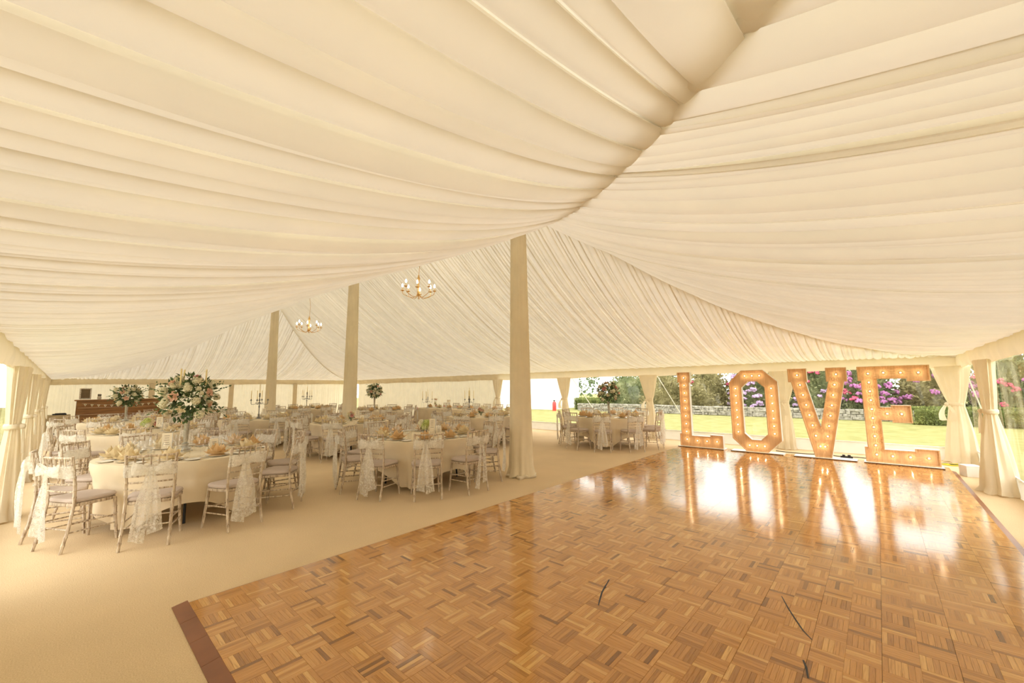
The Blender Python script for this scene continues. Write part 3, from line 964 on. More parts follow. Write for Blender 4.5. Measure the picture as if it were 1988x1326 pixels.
# ================================================================== FURNITURE PROTOTYPES
# ---- limewashed chair with a lace sash; back towards +x, origin on the floor under the seat
def bamboo(path, r, rings):
    """tapered stick with turned rings at the given fractions"""
    P = [Vector(p) for p in path]
    ln = [0]
    for i in range(1, len(P)): ln.append(ln[-1] + (P[i] - P[i - 1]).length)
    T = ln[-1]
    def at(s):
        for i in range(1, len(P)):
            if s <= ln[i] + 1e-9:
                return P[i - 1].lerp(P[i], (s - ln[i - 1]) / (ln[i] - ln[i - 1]))
        return P[-1]
    st = [(l / T, None) for l in ln]
    for q in rings: st += [(q - .012, 0), (q - .004, .0035), (q + .004, .0035), (q + .012, 0)]
    st.sort(key=lambda a: a[0])
    pts, rad, last = [], [], -1
    for q, e in st:
        if q < 0 or q > 1 or q - last < 1e-4: continue
        last = q
        pts.append(at(q * T)); rad.append((r[0] + (r[1] - r[0]) * q) + (e or 0))
    return pts, rad
def chair_proto(variant):
    rg = random.Random(variant * 13 + 5)
    root = empty('banquet_chair')
    W_ = MAT['chair_wood']
    for s in (-1, 1):
        mb = MB(); p, r = bamboo([(-.205, s * .205, 0), (-.185, s * .185, .25), (-.175, s * .175, .43)], (.0125, .0165), (.15, .3, .62, .78)); mb.tube(p, r, 7)
        put('front_leg', mb, W_, root)
        mb = MB(); p, r = bamboo([(.245, s * .19, 0), (.20, s * .185, .22), (.175, s * .185, .45), (.185, s * .19, .62), (.235, s * .198, .915)], (.0135, .014), (.08, .16, .3, .38, .56, .63, .7, .77, .84, .91)); mb.tube(p, r, 7)
        put('back_post', mb, W_, root)
    # seat frame
    def outline(k, z, n=28):
        pts = []
        for i in range(n):
            a = 2 * PI * i / n
            c, s_ = math.cos(a), math.sin(a)
            ex = .42
            x = .195 * abs(c) ** ex * (1 if c > 0 else -1); y = .205 * abs(s_) ** ex * (1 if s_ > 0 else -1)
            if x < 0: y *= 1.06
            pts.append((x * k - .005, y * k, z))
        return pts
    mb = MB(); mb.loft([outline(.96, .418), outline(1.0, .424), outline(1.0, .446), outline(.96, .452)], True, True, True)
    put('seat_frame', mb, W_, root)
    mb = MB(); mb.loft([outline(.93, .452), outline(1.0, .462), outline(1.01, .478), outline(.96, .493), outline(.75, .503), outline(.35, .507)], True, True, True)
    put('seat_cushion', mb, MAT['cushion'], root)
    def bx(z): return .175 + (.01 * (z - .45) / .17 if z < .62 else .01 + .05 * (z - .62) / .295)
    def rail(name, z, r):
        mb = MB(); p, rr = bamboo([(bx(z), -.19, z), (bx(z) + .02, -.09, z), (bx(z) + .025, 0, z + .002), (bx(z) + .02, .09, z), (bx(z), .19, z)], (r, r), (.25, .5, .75)); mb.tube(p, rr, 6)
        put(name, mb, W_, root)
    rail('top_rail', .898, .0125); rail('second_rail', .80, .009)
    for z in (.70, .635, .565): rail('back_rail', z, .0085)
    for k in range(5):
        y = (k - 2) * .062
        e = .02 + .005 * (1 - abs(k - 2) / 2)
        mb = MB(); mb.tube([(bx(.805) + e, y, .80), (bx(.85) + e, y, .85), (bx(.895) + e, y, .897)], [.006, .0075, .006], 6)
        put('spindle', mb, W_, root)
    for s in (-1, 1):
        for z in (.17, .25):
            mb = MB(); mb.tube([(-.195 + .01, s * .195, z), (.205, s * .187, z + .01)], .0075, 6); put('stretcher', mb, W_, root)
    mb = MB(); mb.tube([(-.19, -.19, .22), (-.19, .19, .22)], .0075, 6); put('stretcher', mb, W_, root)
    mb = MB(); mb.tube([(.205, -.187, .21), (.205, .187, .21)], .0075, 6); put('stretcher', mb, W_, root)
    # lace sash: band round the back, bow and two long tails
    mb = MB(); rows = []
    z0, z1 = .70, .825
    for k in range(6):
        z = z0 + (z1 - z0) * k / 5
        ring = []
        for i in range(26):
            a = 2 * PI * i / 26
            c, s_ = math.cos(a), math.sin(a)
            y = .212 * (abs(s_) ** .35) * (1 if s_ > 0 else -1)
            x = bx(z) + .008 + (.04 if c > 0 else .018) * c + .012 * math.sin(9 * a + k) * .4
            pin = 1 - .25 * math.exp(-(y / .05) ** 2) if c > 0 else 1
            ring.append((x, y, .765 + (z - .765) * pin))
        rows.append(ring)
    mb.loft(rows, True)
    sash = put('sash', mb, MAT['lace'], root)
    by = rg.uniform(-.07, .07)
    bxp = bx(.77) + .055
    mb = MB()
    for s in (-1, 1):
        r = []
        up_ = rg.uniform(.0, .03)
        for k in range(9):
            t = k / 8
            a = PI * 2 * t
            cy = by + s * (.012 + .07 * (1 - math.cos(a)) / 1.0)
            x = bxp + .012 + .024 * math.sin(a)
            wz = .018 + .048 * (1 - math.cos(a)) / 2
            r.append([(x, cy, .768 - wz + up_ * (1 - math.cos(a)) * .5), (x + .008, cy + s * .004, .768 + up_ * (1 - math.cos(a)) * .5), (x, cy, .768 + wz + up_ * (1 - math.cos(a)) * .5)])
        mb.grid(r)
    mb.sphere((bxp + .014, by, .768), .024, 8, 6, (.8, 1, 1.1))
    put('bow', mb, MAT['lace'], sash)
    for s in (-1, 1):
        mb = MB(); r = []
        ln = rg.uniform(.60, .69); sp = rg.uniform(.035, .075); ph = rg.uniform(0, 5)
        for k in range(15):
            t = k / 14
            cy = by + s * (.012 + sp * t)
            ww = .018 + .032 * min(1, t * 2.2) + .008 * t
            z = .762 - ln * t
            x0_ = bxp + .012 + .012 * math.sin(t * 3) + (.015 if s > 0 else 0)
            tw = .35 * math.sin(ph + 1.5 * t)
            r.append([(x0_ + .014 * math.sin(4 * q + ph + 2 * t) + q * ww * tw, cy + q * ww, z + (.02 * q * s if k == 14 else 0)) for q in (-1, -.6, -.2, .2, .6, 1)])
        mb.grid(r)
        put('tail', mb, MAT['lace'], sash)
    remember(root)
    return root
CH_P = [chair_proto(k) for k in range(4)]
CH_USED = set()
def place_chair(x, y, rz, lab, grp, v=None):
    v = rnd.randrange(4) if v is None else v
    if v in CH_USED: o = copy_tree(CH_P[v])
    else: o = CH_P[v]; CH_USED.add(v)
    o.location = (x, y, 0); o.rotation_euler = (0, 0, rz)
    setp(o, lab, 'chair', grp)
    return o

def proto(maker):
    """returns a function that yields the prototype first and copies afterwards"""
    o = maker(); remember(o); st = {'u': False}
    def get(loc, rz=0, lab=None, cat=None, grp=None, sc=None):
        c = o if not st['u'] else copy_tree(o)
        st['u'] = True
        c.location = loc; c.rotation_euler = (0, 0, rz)
        if sc: c.scale = (sc,) * 3
        setp(c, lab, cat, grp)
        return c
    return get

# ---- round table
RT = .9; TZ = .745
def table_proto():
    root = empty('round_table')
    mb = MB(); mb.lathe([(.85, TZ - .03), (.895, TZ - .026), (.895, TZ - .006), (.85, TZ - .002), (.0001, TZ - .002)], 48, cap1=False)
    put('tabletop', mb, MAT['ply'], root)
    for s in (-1, 1):
        for q in (-1, 1):
            mb = MB(); mb.tube([(s * .42, q * .3, TZ - .03), (s * .5, q * .34, .03), (s * .5, q * .34, 0)], [.014, .014, .016], 8)
            put('leg', mb, MAT['black_metal'], root)
        mb = MB(); mb.tube([(s * .46, -.32, .36), (s * .46, .32, .36)], .010, 6); put('cross_bar', mb, MAT['black_metal'], root)
        mb = MB(); mb.tube([(s * .46, 0, .36), (s * .12, 0, TZ - .03)], .009, 6); put('brace', mb, MAT['black_metal'], root)
    return root
get_table = proto(table_proto)

def cloth_mesh(seed, corner_ang, seats=(), half=1.36, maxdrop=.68):
    """square cloth over a round top: short sides, four hanging corners"""
    rg = random.Random(seed); mb = MB()
    n = 144; rows = []
    ph = [rg.uniform(0, 6) for _ in range(4)]
    def overhang(a):
        b = (a - corner_ang + PI / 4) % (PI / 2) - PI / 4       # 0 at a corner
        r = half / max(math.cos(PI / 4 - abs(b)), .5)
        return min(maxdrop, r - RT), b
    z0 = TZ + .004
    rings = [[(0.001 * math.cos(2 * PI * i / n), .001 * math.sin(2 * PI * i / n), z0) for i in range(n)]]
    for r in (.3, .6, .84): rings.append([(r * math.cos(2 * PI * i / n), r * math.sin(2 * PI * i / n), z0) for i in range(n)])
    rings.append([(.903 * math.cos(2 * PI * i / n), .903 * math.sin(2 * PI * i / n), z0 - .003) for i in range(n)])
    K = 10
    for k in range(1, K + 1):
        t = k / K; ring = []
        for i in range(n):
            a = 2 * PI * i / n
            ov, b = overhang(a)
            cor = math.exp(-(b / .22) ** 2)
            drop = ov * t
            fold = (.022 * math.sin(11 * a + ph[0]) + .014 * math.sin(19 * a + ph[1])) * (drop / .5)
            fold += cor * (.10 * math.cos(b * 14)) * (drop / .5) ** 1.2
            fold -= .05 * math.exp(-((abs(b) - .30) / .12) ** 2) * (drop / .5)
            r = .912 + fold - .13 * min(drop, .42)
            # seats pushed in under the table press the cloth inwards
            for sa in seats:
                dd = abs((a - sa + PI) % (2 * PI) - PI)
                if dd < .34:
                    f = min(1, (.34 - dd) / .10) * min(1, max(0, (drop - .12) / .08))
                    r = r * (1 - f) + min(r, .862) * f
            aa = a - b * cor * .45 * t
            ring.append((r * math.cos(aa), r * math.sin(aa), z0 - .006 - drop))
        rings.append(ring)
    mb.loft(rings, True)
    return mb

# ---- things on the tables
def napkin_proto(m):
    def mk():
        mb = MB()
        for ring, n, tip_r, tip_z, w, off in ((0, 6, .115, .055, .055, 0), (1, 5, .075, .095, .045, .3), (2, 3, .03, .118, .035, .1)):
            for k in range(n):
                a = 2 * PI * k / n + off
                c, s = math.cos(a), math.sin(a)
                def P(r, t, z): return (r * c - t * s, r * s + t * c, z)
                b = len(mb.v)
                mb.v += [P(.004, 0, .012), P(tip_r * .55, -w, tip_z * .42 + .008), P(tip_r, 0, tip_z), P(tip_r * .55, w, tip_z * .42 + .008), P(tip_r * .6, 0, tip_z * .30 + .004), P(.01, 0, .002)]
                mb.face((b, b + 1, b + 4)); mb.face((b + 1, b + 2, b + 4)); mb.face((b + 2, b + 3, b + 4)); mb.face((b + 3, b, b + 4))
                mb.face((b + 5, b + 2, b + 1)); mb.face((b + 5, b + 3, b + 2))
        mb.lathe([(.06, .0), (.07, .006), (.03, .02)], 10)
        o = put('folded_napkin', mb, m, smooth=False)
        return o
    return mk
get_nap = [proto(napkin_proto(MAT['napkin'])), proto(napkin_proto(MAT['napkin2']))]
def plate_proto():
    mb = MB(); mb.lathe([(.0005, .004), (.07, .004), (.085, .006), (.118, .016), (.124, .016), (.12, .012), (.085, .001), (.06, 0)], 28, cap0=False)
    return put('dinner_plate', mb, MAT['china'])
get_plate = proto(plate_proto)
def side_plate_proto():
    mb = MB(); mb.lathe([(.0005, .004), (.045, .004), (.055, .006), (.078, .013), (.082, .013), (.079, .010), (.055, .001), (.04, 0)], 22, cap0=False)
    return put('side_plate', mb, MAT['china'])
get_side = proto(side_plate_proto)
def wine_proto():
    root = empty('wine_glass')
    mb = MB(); mb.lathe([(.034, 0), (.034, .002), (.008, .006), (.0045, .012), (.0045, .08), (.009, .087)], 12); put('stem', mb, MAT['glass'], root)
    mb = MB(); mb.lathe([(.008, .086), (.026, .098), (.037, .122), (.038, .15), (.031, .195)], 14, cap0=False, cap1=False); put('bowl', mb, MAT['glass'], root)
    return root
get_wine = proto(wine_proto)
def tumbler_proto():
    mb = MB(); mb.lathe([(.0005, .004), (.026, .004), (.026, 0), (.029, .0), (.036, .11), (.034, .11), (.027, .012)], 14, cap0=False, cap1=False)
    return put('water_tumbler', mb, MAT['glass'])
get_tumb = proto(tumbler_proto)
def knife_proto():
    root = empty('table_knife')
    mb = MB(); mb.loft([[(-.004, 0, .003), (0, 0, .006), (.004, 0, .003), (0, 0, .001)], [(-.006, .05, .003), (0, .05, .008), (.006, .05, .003), (0, .05, .001)], [(-.004, .10, .003), (0, .10, .006), (.004, .10, .003), (0, .1, .001)]], True, True, True); put('handle', mb, MAT['steel'], root)
    mb = MB(); mb.loft([[(-.004, .1, .003), (.006, .1, .0035), (.004, .1, .002)], [(-.004, .19, .003), (.010, .185, .0035), (.004, .19, .002)], [(-.003, .225, .003), (.0, .222, .0035), (-.001, .225, .002)]], True, True, True); put('blade', mb, MAT['steel'], root)
    return root
get_knife = proto(knife_proto)
def fork_proto():
    root = empty('table_fork')
    mb = MB(); mb.loft([[(-.005, 0, .003), (0, 0, .005), (.005, 0, .003), (0, 0, .001)], [(-.003, .12, .004), (0, .12, .006), (.003, .12, .004), (0, .12, .002)], [(-.010, .15, .004), (0, .15, .006), (.010, .15, .004), (0, .15, .002)]], True, True, True); put('handle', mb, MAT['steel'], root)
    mb = MB()
    for k in range(4): mb.box((-.0075 + .005 * k, .173, .005), (.0024, .046, .0022))
    put('tines', mb, MAT['steel'], root, smooth=False)
    return root
get_fork = proto(fork_proto)
def card_stand_proto():
    root = empty('card_stand')
    mb = MB(); mb.lathe([(.04, 0), (.04, .006), (.012, .014), (.004, .02)], 16); put('foot', mb, MAT['silver'], root)
    mb = MB(); mb.tube([(0, 0, .015), (0, 0, .29)], .0032, 6); put('rod', mb, MAT['silver'], root)
    mb = MB(); mb.tube([(.022 * math.cos(2 * PI * k / 14), 0, .312 + .022 * math.sin(2 * PI * k / 14)) for k in range(15)], .0035, 6, False); put('ring', mb, MAT['silver'], root)
    mb = MB(); mb.box((-.052, .0, .19), (.095, .003, .19)); c = put('card', mb, MAT['card'], root, smooth=False)
    mb = MB()
    for k in range(5): mb.box((-.052, -.0022, .25 - k * .026), (.05 - .008 * (k % 2), .0008, .005))
    put('card_print', mb, MAT['ink'], c, smooth=False)
    return root
get_card = proto(card_stand_proto)
def menu_proto():
    root = empty('menu_card')
    mb = MB()
    mb.loft([[(-.05, -.04, 0), (.05, -.04, 0), (.05, -.038, 0), (-.05, -.038, 0)], [(-.05, -.002, .14), (.05, -.002, .14), (.05, 0, .14), (-.05, 0, .14)], [(-.05, .036, 0), (.05, .036, 0), (.05, .038, 0), (-.05, .038, 0)]], True, True, True)
    c = put('card', mb, MAT['card'], root, smooth=False)
    mb = MB()
    for k in range(4): mb.box((0, -.018 - .005 * k - .0045, .098 - .02 * k), (.05 - .01 * (k % 2), .001, .005))
    put('card_print', mb, MAT['ink'], c, smooth=False)
    return root
get_menu = proto(menu_proto)

# ---- flowers
def petal_rose(m, R=.045):
    mb = MB()
    for ring in range(4):
        n = 5 if ring else 3
        for k in range(n):
            a0 = 2 * PI * k / n + ring * .6
            rr = R * (.2 + .26 * ring); hh = R * (.95 - .17 * ring)
            wd = 2 * PI / n * .66
            rows = []
            for i in range(4):
                t = i / 3
                fl = rr * (.35 + .65 * t ** .7) * (1 + .18 * t * (ring > 1))
                row = []
                for j in range(4):
                    aa = a0 + wd * (j / 3 - .5) * (1.0 if i < 3 else .7)
                    row.append((fl * math.cos(aa), fl * math.sin(aa), -R * .35 + hh * t * (1 - .25 * abs(j / 3 - .5) * 2 * t)))
                rows.append(row)
            mb.grid(rows)
    mb.sphere((0, 0, -R * .3), R * .45, 8, 5)
    return mb.mesh('rose', m)
ROSES = [petal_rose(MAT['rose_pink']), petal_rose(MAT['rose_blush']), petal_rose(MAT['rose_cream'])]
def blossom_mesh(m, R=.055, n=42, seed=1):
    rg = random.Random(seed); mb = MB()
    for k in range(n):
        z = 1 - 1.6 * (k + .5) / n; a = k * 2.4
        d = Vector((math.sqrt(max(0, 1 - z * z)) * math.cos(a), math.sqrt(max(0, 1 - z * z)) * math.sin(a), z))
        p = d * R * rg.uniform(.8, 1.05)
        u = d.orthogonal().normalized(); w = d.cross(u)
        r = R * .27
        b = len(mb.v); mb.v.append(tuple(p + d * r * .0))
        for q in range(5):
            aa = 2 * PI * q / 5
            mb.v.append(tuple(p + (u * math.cos(aa) + w * math.sin(aa)) * r + d * r * .25))
        for q in range(5): mb.face((b, b + 1 + q, b + 1 + (q + 1) % 5))
    mb.sphere((0, 0, 0), R * .8, 8, 6)
    return mb.mesh('blossom_cluster', m, False)
BLOSS = [blossom_mesh(MAT['blossom'], .055, 42, k) for k in range(3)]
BLOSS_G = blossom_mesh(MAT['blossom_green'], .06, 48, 5)
def leaf_at(mb, p, d, ln, wd, rg):
    d = d.normalized(); u = d.orthogonal().normalized()
    u.rotate(Matrix.Rotation(rg.uniform(0, 6.28), 3, d)) if False else None
    w = Matrix.Rotation(rg.uniform(0, 6.28), 3, d) @ u
    nrm = d.cross(w)
    b = len(mb.v)
    mb.v += [tuple(p), tuple(p + d * ln * .4 + w * wd + nrm * ln * .05), tuple(p + d * ln), tuple(p + d * ln * .4 - w * wd + nrm * ln * .05), tuple(p + d * ln * .45 - nrm * ln * .04)]
    mb.face((b, b + 1, b + 4)); mb.face((b + 1, b + 2, b + 4)); mb.face((b + 2, b + 3, b + 4)); mb.face((b + 3, b, b + 4))
def rand_dir(rg):
    z = rg.uniform(-1, 1); a = rg.uniform(0, 2 * PI); s = math.sqrt(1 - z * z)
    return Vector((s * math.cos(a), s * math.sin(a), z))
def tall_flowers(loc, lab, seed, R=.30, candles=3, h=.42):
    """ball of roses on a silver trumpet stand"""
    rg = random.Random(seed)
    root = setp(empty('flower_arrangement', loc, rg.uniform(0, 6)), lab, 'flowers')
    mb = MB(); mb.lathe([(.085, 0), (.085, .012), (.06, .022), (.075, .04), (.05, .05), (.03, .07), (.042, .10), (.02, .12), (.026, .15), (.033, h), (.045, h + .03), (.03, h + .03)], 20)
    put('stand', mb, MAT['silver'], root)
    C = Vector((0, 0, h + .03 + R * .82))
    mb = MB()
    for k in range(620):
        d = rand_dir(rg); r = R * rg.uniform(.35, 1.0)
        leaf_at(mb, C + d * r, (d + rand_dir(rg) * .7), rg.uniform(.05, .09), rg.uniform(.014, .024), rg)
    setp(put('foliage', mb, MAT['leaf'], root, smooth=False), kind='stuff')
    n = 24
    for k in range(n):
        z = 1 - 1.75 * (k + .5) / n; a = k * 2.4 + seed
        d = Vector((math.sqrt(max(0, 1 - z * z)) * math.cos(a), math.sqrt(max(0, 1 - z * z)) * math.sin(a), z)).normalized()
        p = C + d * R * rg.uniform(.86, 1.0)
        q = d.to_track_quat('Z', 'Y').to_euler()
        if k % 2 == 0:
            link('rose', ROSES[rg.choice((0, 1, 1, 2, 2))], root, p, q, rg.uniform(1.0, 1.4))
        else:
            link('blossom_cluster', rg.choice(BLOSS), root, p, q, rg.uniform(.8, 1.15))
    for k in range(16):
        z = rg.uniform(-.5, .9); a = rg.uniform(0, 6.28); s = math.sqrt(1 - z * z)
        d = Vector((s * math.cos(a), s * math.sin(a), z))
        link('blossom_cluster', rg.choice(BLOSS), root, C + d * R * rg.uniform(.7, .95), d.to_track_quat('Z', 'Y').to_euler(), rg.uniform(.5, .85))
    for k in range(16):
        a = rg.uniform(0, 6.28); z = rg.uniform(-.55, .8); d = Vector((math.cos(a), math.sin(a), z)).normalized()
        mb = MB()
        tip = C + d * R * rg.uniform(1.25, 1.6) + Vector((0, 0, -.06 if z < .2 else .03))
        mid = C + d * R * .9
        mb.tube([C + d * R * .5, mid, tip], [.003, .0025, .0015], 5)
        for i in range(9):
            t = i / 8; p = mid.lerp(tip, t)
            leaf_at(mb, p, d + rand_dir(rg) * .9, rg.uniform(.03, .055), rg.uniform(.009, .015), rg)
        put('sprig', mb, MAT['leaf_pale'] if k % 3 == 0 else MAT['leaf'], root, smooth=False)
    for k in range(candles):
        a = 2 * PI * k / max(candles, 1) + .5
        x, y = .17 * math.cos(a), .17 * math.sin(a)
        mb = MB(); mb.lathe([(.010, C.z + R * .55), (.010, C.z + R * 1.22), (.004, C.z + R * 1.25)], 10, (x, y, 0))
        put('candle', mb, MAT['candle'], root)
    return root
def low_flowers(loc, lab, seed, green=True):
    rg = random.Random(seed)
    root = setp(empty('posy_vase', loc, rg.uniform(0, 6)), lab, 'flowers')
    mb = MB(); mb.lathe([(.0005, .004), (.035, .004), (.038, 0), (.042, .0), (.05, .05), (.042, .085), (.046, .10), (.043, .1), (.039, .085), (.046, .05)], 16, cap0=False, cap1=False)
    put('vase', mb, MAT['glass'], root)
    mb = MB()
    for k in range(10): mb.tube([(rg.uniform(-.02, .02), rg.uniform(-.02, .02), .01), (rg.uniform(-.06, .06), rg.uniform(-.06, .06), .15)], .0025, 5)
    put('stems', mb, MAT['stem'], root)
    mb = MB()
    for k in range(40):
        d = rand_dir(rg); leaf_at(mb, Vector((0, 0, .14)) + d * .06, d + Vector((0, 0, -.2)), .05, .014, rg)
    put('foliage', mb, MAT['leaf'], root, smooth=False)
    for k in range(11):
        a = k * 2.4; z = .9 - .12 * k; s = math.sqrt(max(.05, 1 - z * z))
        d = Vector((s * math.cos(a), s * math.sin(a), z)).normalized()
        p = Vector((0, 0, .15)) + d * .085
        e = d.to_track_quat('Z', 'Y').to_euler()
        if k in (2, 7) and green: link('hydrangea', BLOSS_G, root, p, e, 1.0)
        elif k % 3 == 1: link('blossom_cluster', rg.choice(BLOSS), root, p, e, .9)
        else: link('rose', rg.choice(ROSES), root, p, e, rg.uniform(.9, 1.2))
    return root
def candelabra(loc, lab, h=.70, arms=4, m='pewter', rad=.19, seed=0, clen=.24, rz=.3):
    root = setp(empty('candelabra', loc, rz), lab, 'candelabra', 'candelabra on the tables')
    mm = MAT[m]
    mb = MB(); mb.lathe([(.075, 0), (.078, .01), (.05, .025), (.03, .05), (.018, .08), (.026, .10), (.012, .13), (.011, .30), (.022, .33), (.011, .36), (.011, h * .72), (.026, h * .76), (.012, h * .8), (.010, h - .08), (.026, h - .05), (.016, h - .04), (.018, h)], 14)
    put('column', mb, mm, root)
    cups = [(0, 0, h)]
    for k in range(arms):
        a = 2 * PI * k / arms
        c, s = math.cos(a), math.sin(a)
        zb = h * .66
        prof = [(.012, zb), (.04, zb - .03), (.075, zb - .035), (.10, zb - .01), (.085, zb + .012), (.07, zb - .005)]
        pr2 = [(.075, zb - .035), (.12, zb - .05), (rad - .02, zb - .055), (rad, zb - .03), (rad, zb + .06)]
        mb = MB(); mb.tube([(r * c, r * s, z) for r, z in prof], [.007, .006, .0055, .005, .004, .003], 6)
        mb.tube([(r * c, r * s, z) for r, z in pr2], [.006, .006, .006, .006, .006], 6)
        put('arm', mb, mm, root)
        cups.append((rad * c, rad * s, zb + .06))
    for (x, y, z) in cups:
        mb = MB(); mb.lathe([(.008, -.012), (.030, .0), (.031, .006), (.014, .008), (.016, .035), (.012, .035)], 12, (x, y, z)); cu = put('candle_cup', mb, mm, root)
        mb = MB(); mb.lathe([(.0105, .03), (.0095, .03 + clen), (.003, .036 + clen)], 10, (x, y, z)); put('candle', mb, MAT['candle'], cu)
    return root

# ================================================================== TABLES, CHAIRS AND SETTINGS
# (key, x, y, first chair angle in degrees, phrase, detail level, corner angle of the cloth)
TABLES = [
    ('T1', -6.79, 1.15, 14, 'front left table with tall roses', 2, -52),
    ('T2', -5.89, 4.2, 3, 'front table left of nearest pole', 2, -46),
    ('T3', -5.42, 9.84, -34, 'table by the clear window', 1, -70),
    ('T4', -10.98, 1.19, 22, 'second table along the left wall', 1, -20),
    ('T5', -15.2, 1.15, 10, 'third left-wall table before the bar', 1, -40),
    ('T6', -13.08, 3.7, 5, 'middle table with large candelabra', 1, -10),
    ('T7', -9.72, 4.78, -7, 'middle table with low pink flowers', 1, -65),
    ('T8', -13.95, 7.95, 18, 'tall-flower table near the top table', 0, -30),
    ('T9', -8.48, 8.02, 8, 'table half behind the nearest pole', 1, -55),
    ('T10', -17.9, 6.98, 6, 'far table with small candelabra', 0, -25),
    ('T12', -18.3, 3.05, 16, 'farthest table before the back wall', 0, -35),
]
def place_words(cx, cy, pts):
    """names for points round a table as seen from the camera"""
    dc = math.hypot(cx, cy)
    near = [i for i, p in enumerate(pts) if math.hypot(*p) <= dc]
    far = [i for i in range(len(pts)) if i not in near]
    out = {}
    for side, ids in (('near side', near), ('far side', far)):
        ids.sort(key=lambda i: project((pts[i][0], pts[i][1], .6))[0])
        for k, i in enumerate(ids): out[i] = '%s from left, %s' % (ORD[k], side)
    return out
tablecenters = {}; chair_spots = []
for ti, (key, cx, cy, a0, phrase, det, corner) in enumerate(TABLES):
    tablecenters[key] = (cx, cy)
    rg = random.Random(100 + ti)
    get_table((cx, cy, 0), rg.uniform(0, 3), 'round folding table under a cream cloth, ' + phrase, 'table', 'round dining tables')
    pts = []
    for k in range(10):
        a = math.radians(a0 + 36 * k + rg.uniform(-2.5, 2.5)); r = 1.095 + rg.uniform(-.01, .04)
        pts.append((cx + r * math.cos(a), cy + r * math.sin(a), a))
    tc = put('tablecloth', cloth_mesh(50 + ti, math.radians(corner), [p[2] for p in pts]), MAT['tablecloth'], None, (cx, cy, 0), ang=60)
    setp(tc, 'cream cloth with hanging corners over the ' + phrase, 'tablecloth', 'cream round-table cloths')
    words = place_words(cx, cy, [(p[0], p[1]) for p in pts])
    zt = TZ + .006
    for k, (x, y, a) in enumerate(pts):
        w = words[k]
        place_chair(x, y, a + math.radians(rg.uniform(-5, 5)), 'limewashed chair with lace sash, %s, %s' % (w, phrase), 'limewashed chairs round the tables')
        chair_spots.append((x, y, a, key))
        c, s = math.cos(a), math.sin(a)
        def at(r, t): return (cx + r * c - t * s, cy + r * s + t * c, zt)
        g = 'place settings'
        get_plate(at(.70, 0), a, 'white dinner plate, %s, %s' % (w, phrase), 'plate', 'dinner plates')
        p = at(.70, 0)
        v = 0 if rg.random() < .45 else 1
        get_nap[v]((p[0], p[1], zt + .006), rg.uniform(0, 6), '%s folded napkin, %s, %s' % (('peach', 'cream')[v], w, phrase), 'napkin', 'lotus-folded napkins', rg.uniform(1.2, 1.4))
        get_wine(at(.52, -.10), a, 'clear wine glass, %s, %s' % (w, phrase), 'glass', 'wine glasses')
        get_tumb(at(.545, .11), a, 'clear water tumbler, %s, %s' % (w, phrase), 'glass', 'water tumblers')
        if det >= 1: 
            get_wine(at(.46, -.01), a, 'inner wine glass, %s, %s' % (w, phrase), 'glass', 'wine glasses')
        if det >= 2:
            get_side(at(.775, .225), a, 'small white side plate, %s, %s' % (w, phrase), 'plate', 'side plates')
            q = at(.82, -.150); get_knife(q, a + PI / 2, 'steel table knife, %s, %s' % (w, phrase), 'knife', 'table knives')
            q = at(.82, .133); get_fork(q, a + PI / 2, 'steel table fork, %s, %s' % (w, phrase), 'fork', 'table forks')
    ph = math.atan2(-cy, -cx)
    fx, fy = math.cos(ph), math.sin(ph)
    if key in ('T1', 'T2', 'T4', 'T6', 'T7', 'T9'):
        q = (cx + .22 * fx - .2 * fy, cy + .22 * fy + .2 * fx, zt)
        if key == 'T1': q = (cx + .28 * fx + .17 * fy, cy + .28 * fy - .17 * fx, zt)
        get_card(q, ph + PI / 2, 'silver ring-topped rod holding a cream card, ' + phrase, 'card stand', 'table card stands')
    q = (cx - .1 * fx - .26 * fy, cy - .1 * fy + .26 * fx, zt)
    get_menu(q, ph + PI / 2 + .3, 'folded cream menu card, ' + phrase, 'card', 'folded menu cards')

TT = TZ + .006
tall_flowers((-6.93, 1.13, TT), 'tall ball of pink and cream roses with candles, front left table', 1, R=.31)
tall_flowers((-15.2, 1.15, TT), 'tall rose ball before the wooden bar', 4, R=.30, candles=0, h=.40)
tall_flowers((-5.42, 9.84, TT), 'tall blush rose ball on the table by the clear window', 6, R=.29, candles=0, h=.36)
tall_flowers((-14.3, 7.95, TT), 'small-looking tall flower ball near the top table', 8, R=.27, candles=0, h=.46)
low_flowers((-10.98, 1.19, TT), 'low posy of roses and lime hydrangea, second left-wall table', 1)
low_flowers((-9.85, 4.85, TT), 'low posy of pink and cream roses on the middle table', 2, False)
low_flowers((-5.85, 4.2, TT), 'low posy with lime hydrangea, front table left of nearest pole', 3)
low_flowers((-8.5, 8.05, TT), 'low rose posy on the table half behind the nearest pole', 5, False)
candelabra((-13.05, 3.72, TT), 'large dark candelabra with ivory candles on the middle table', .68, 4, 'pewter', .21, rz=-.55)
candelabra((-18.0, 6.9, TT), 'small-looking dark candelabra on the far table by the middle pole', .66, 5, 'pewter', .19, rz=.2)

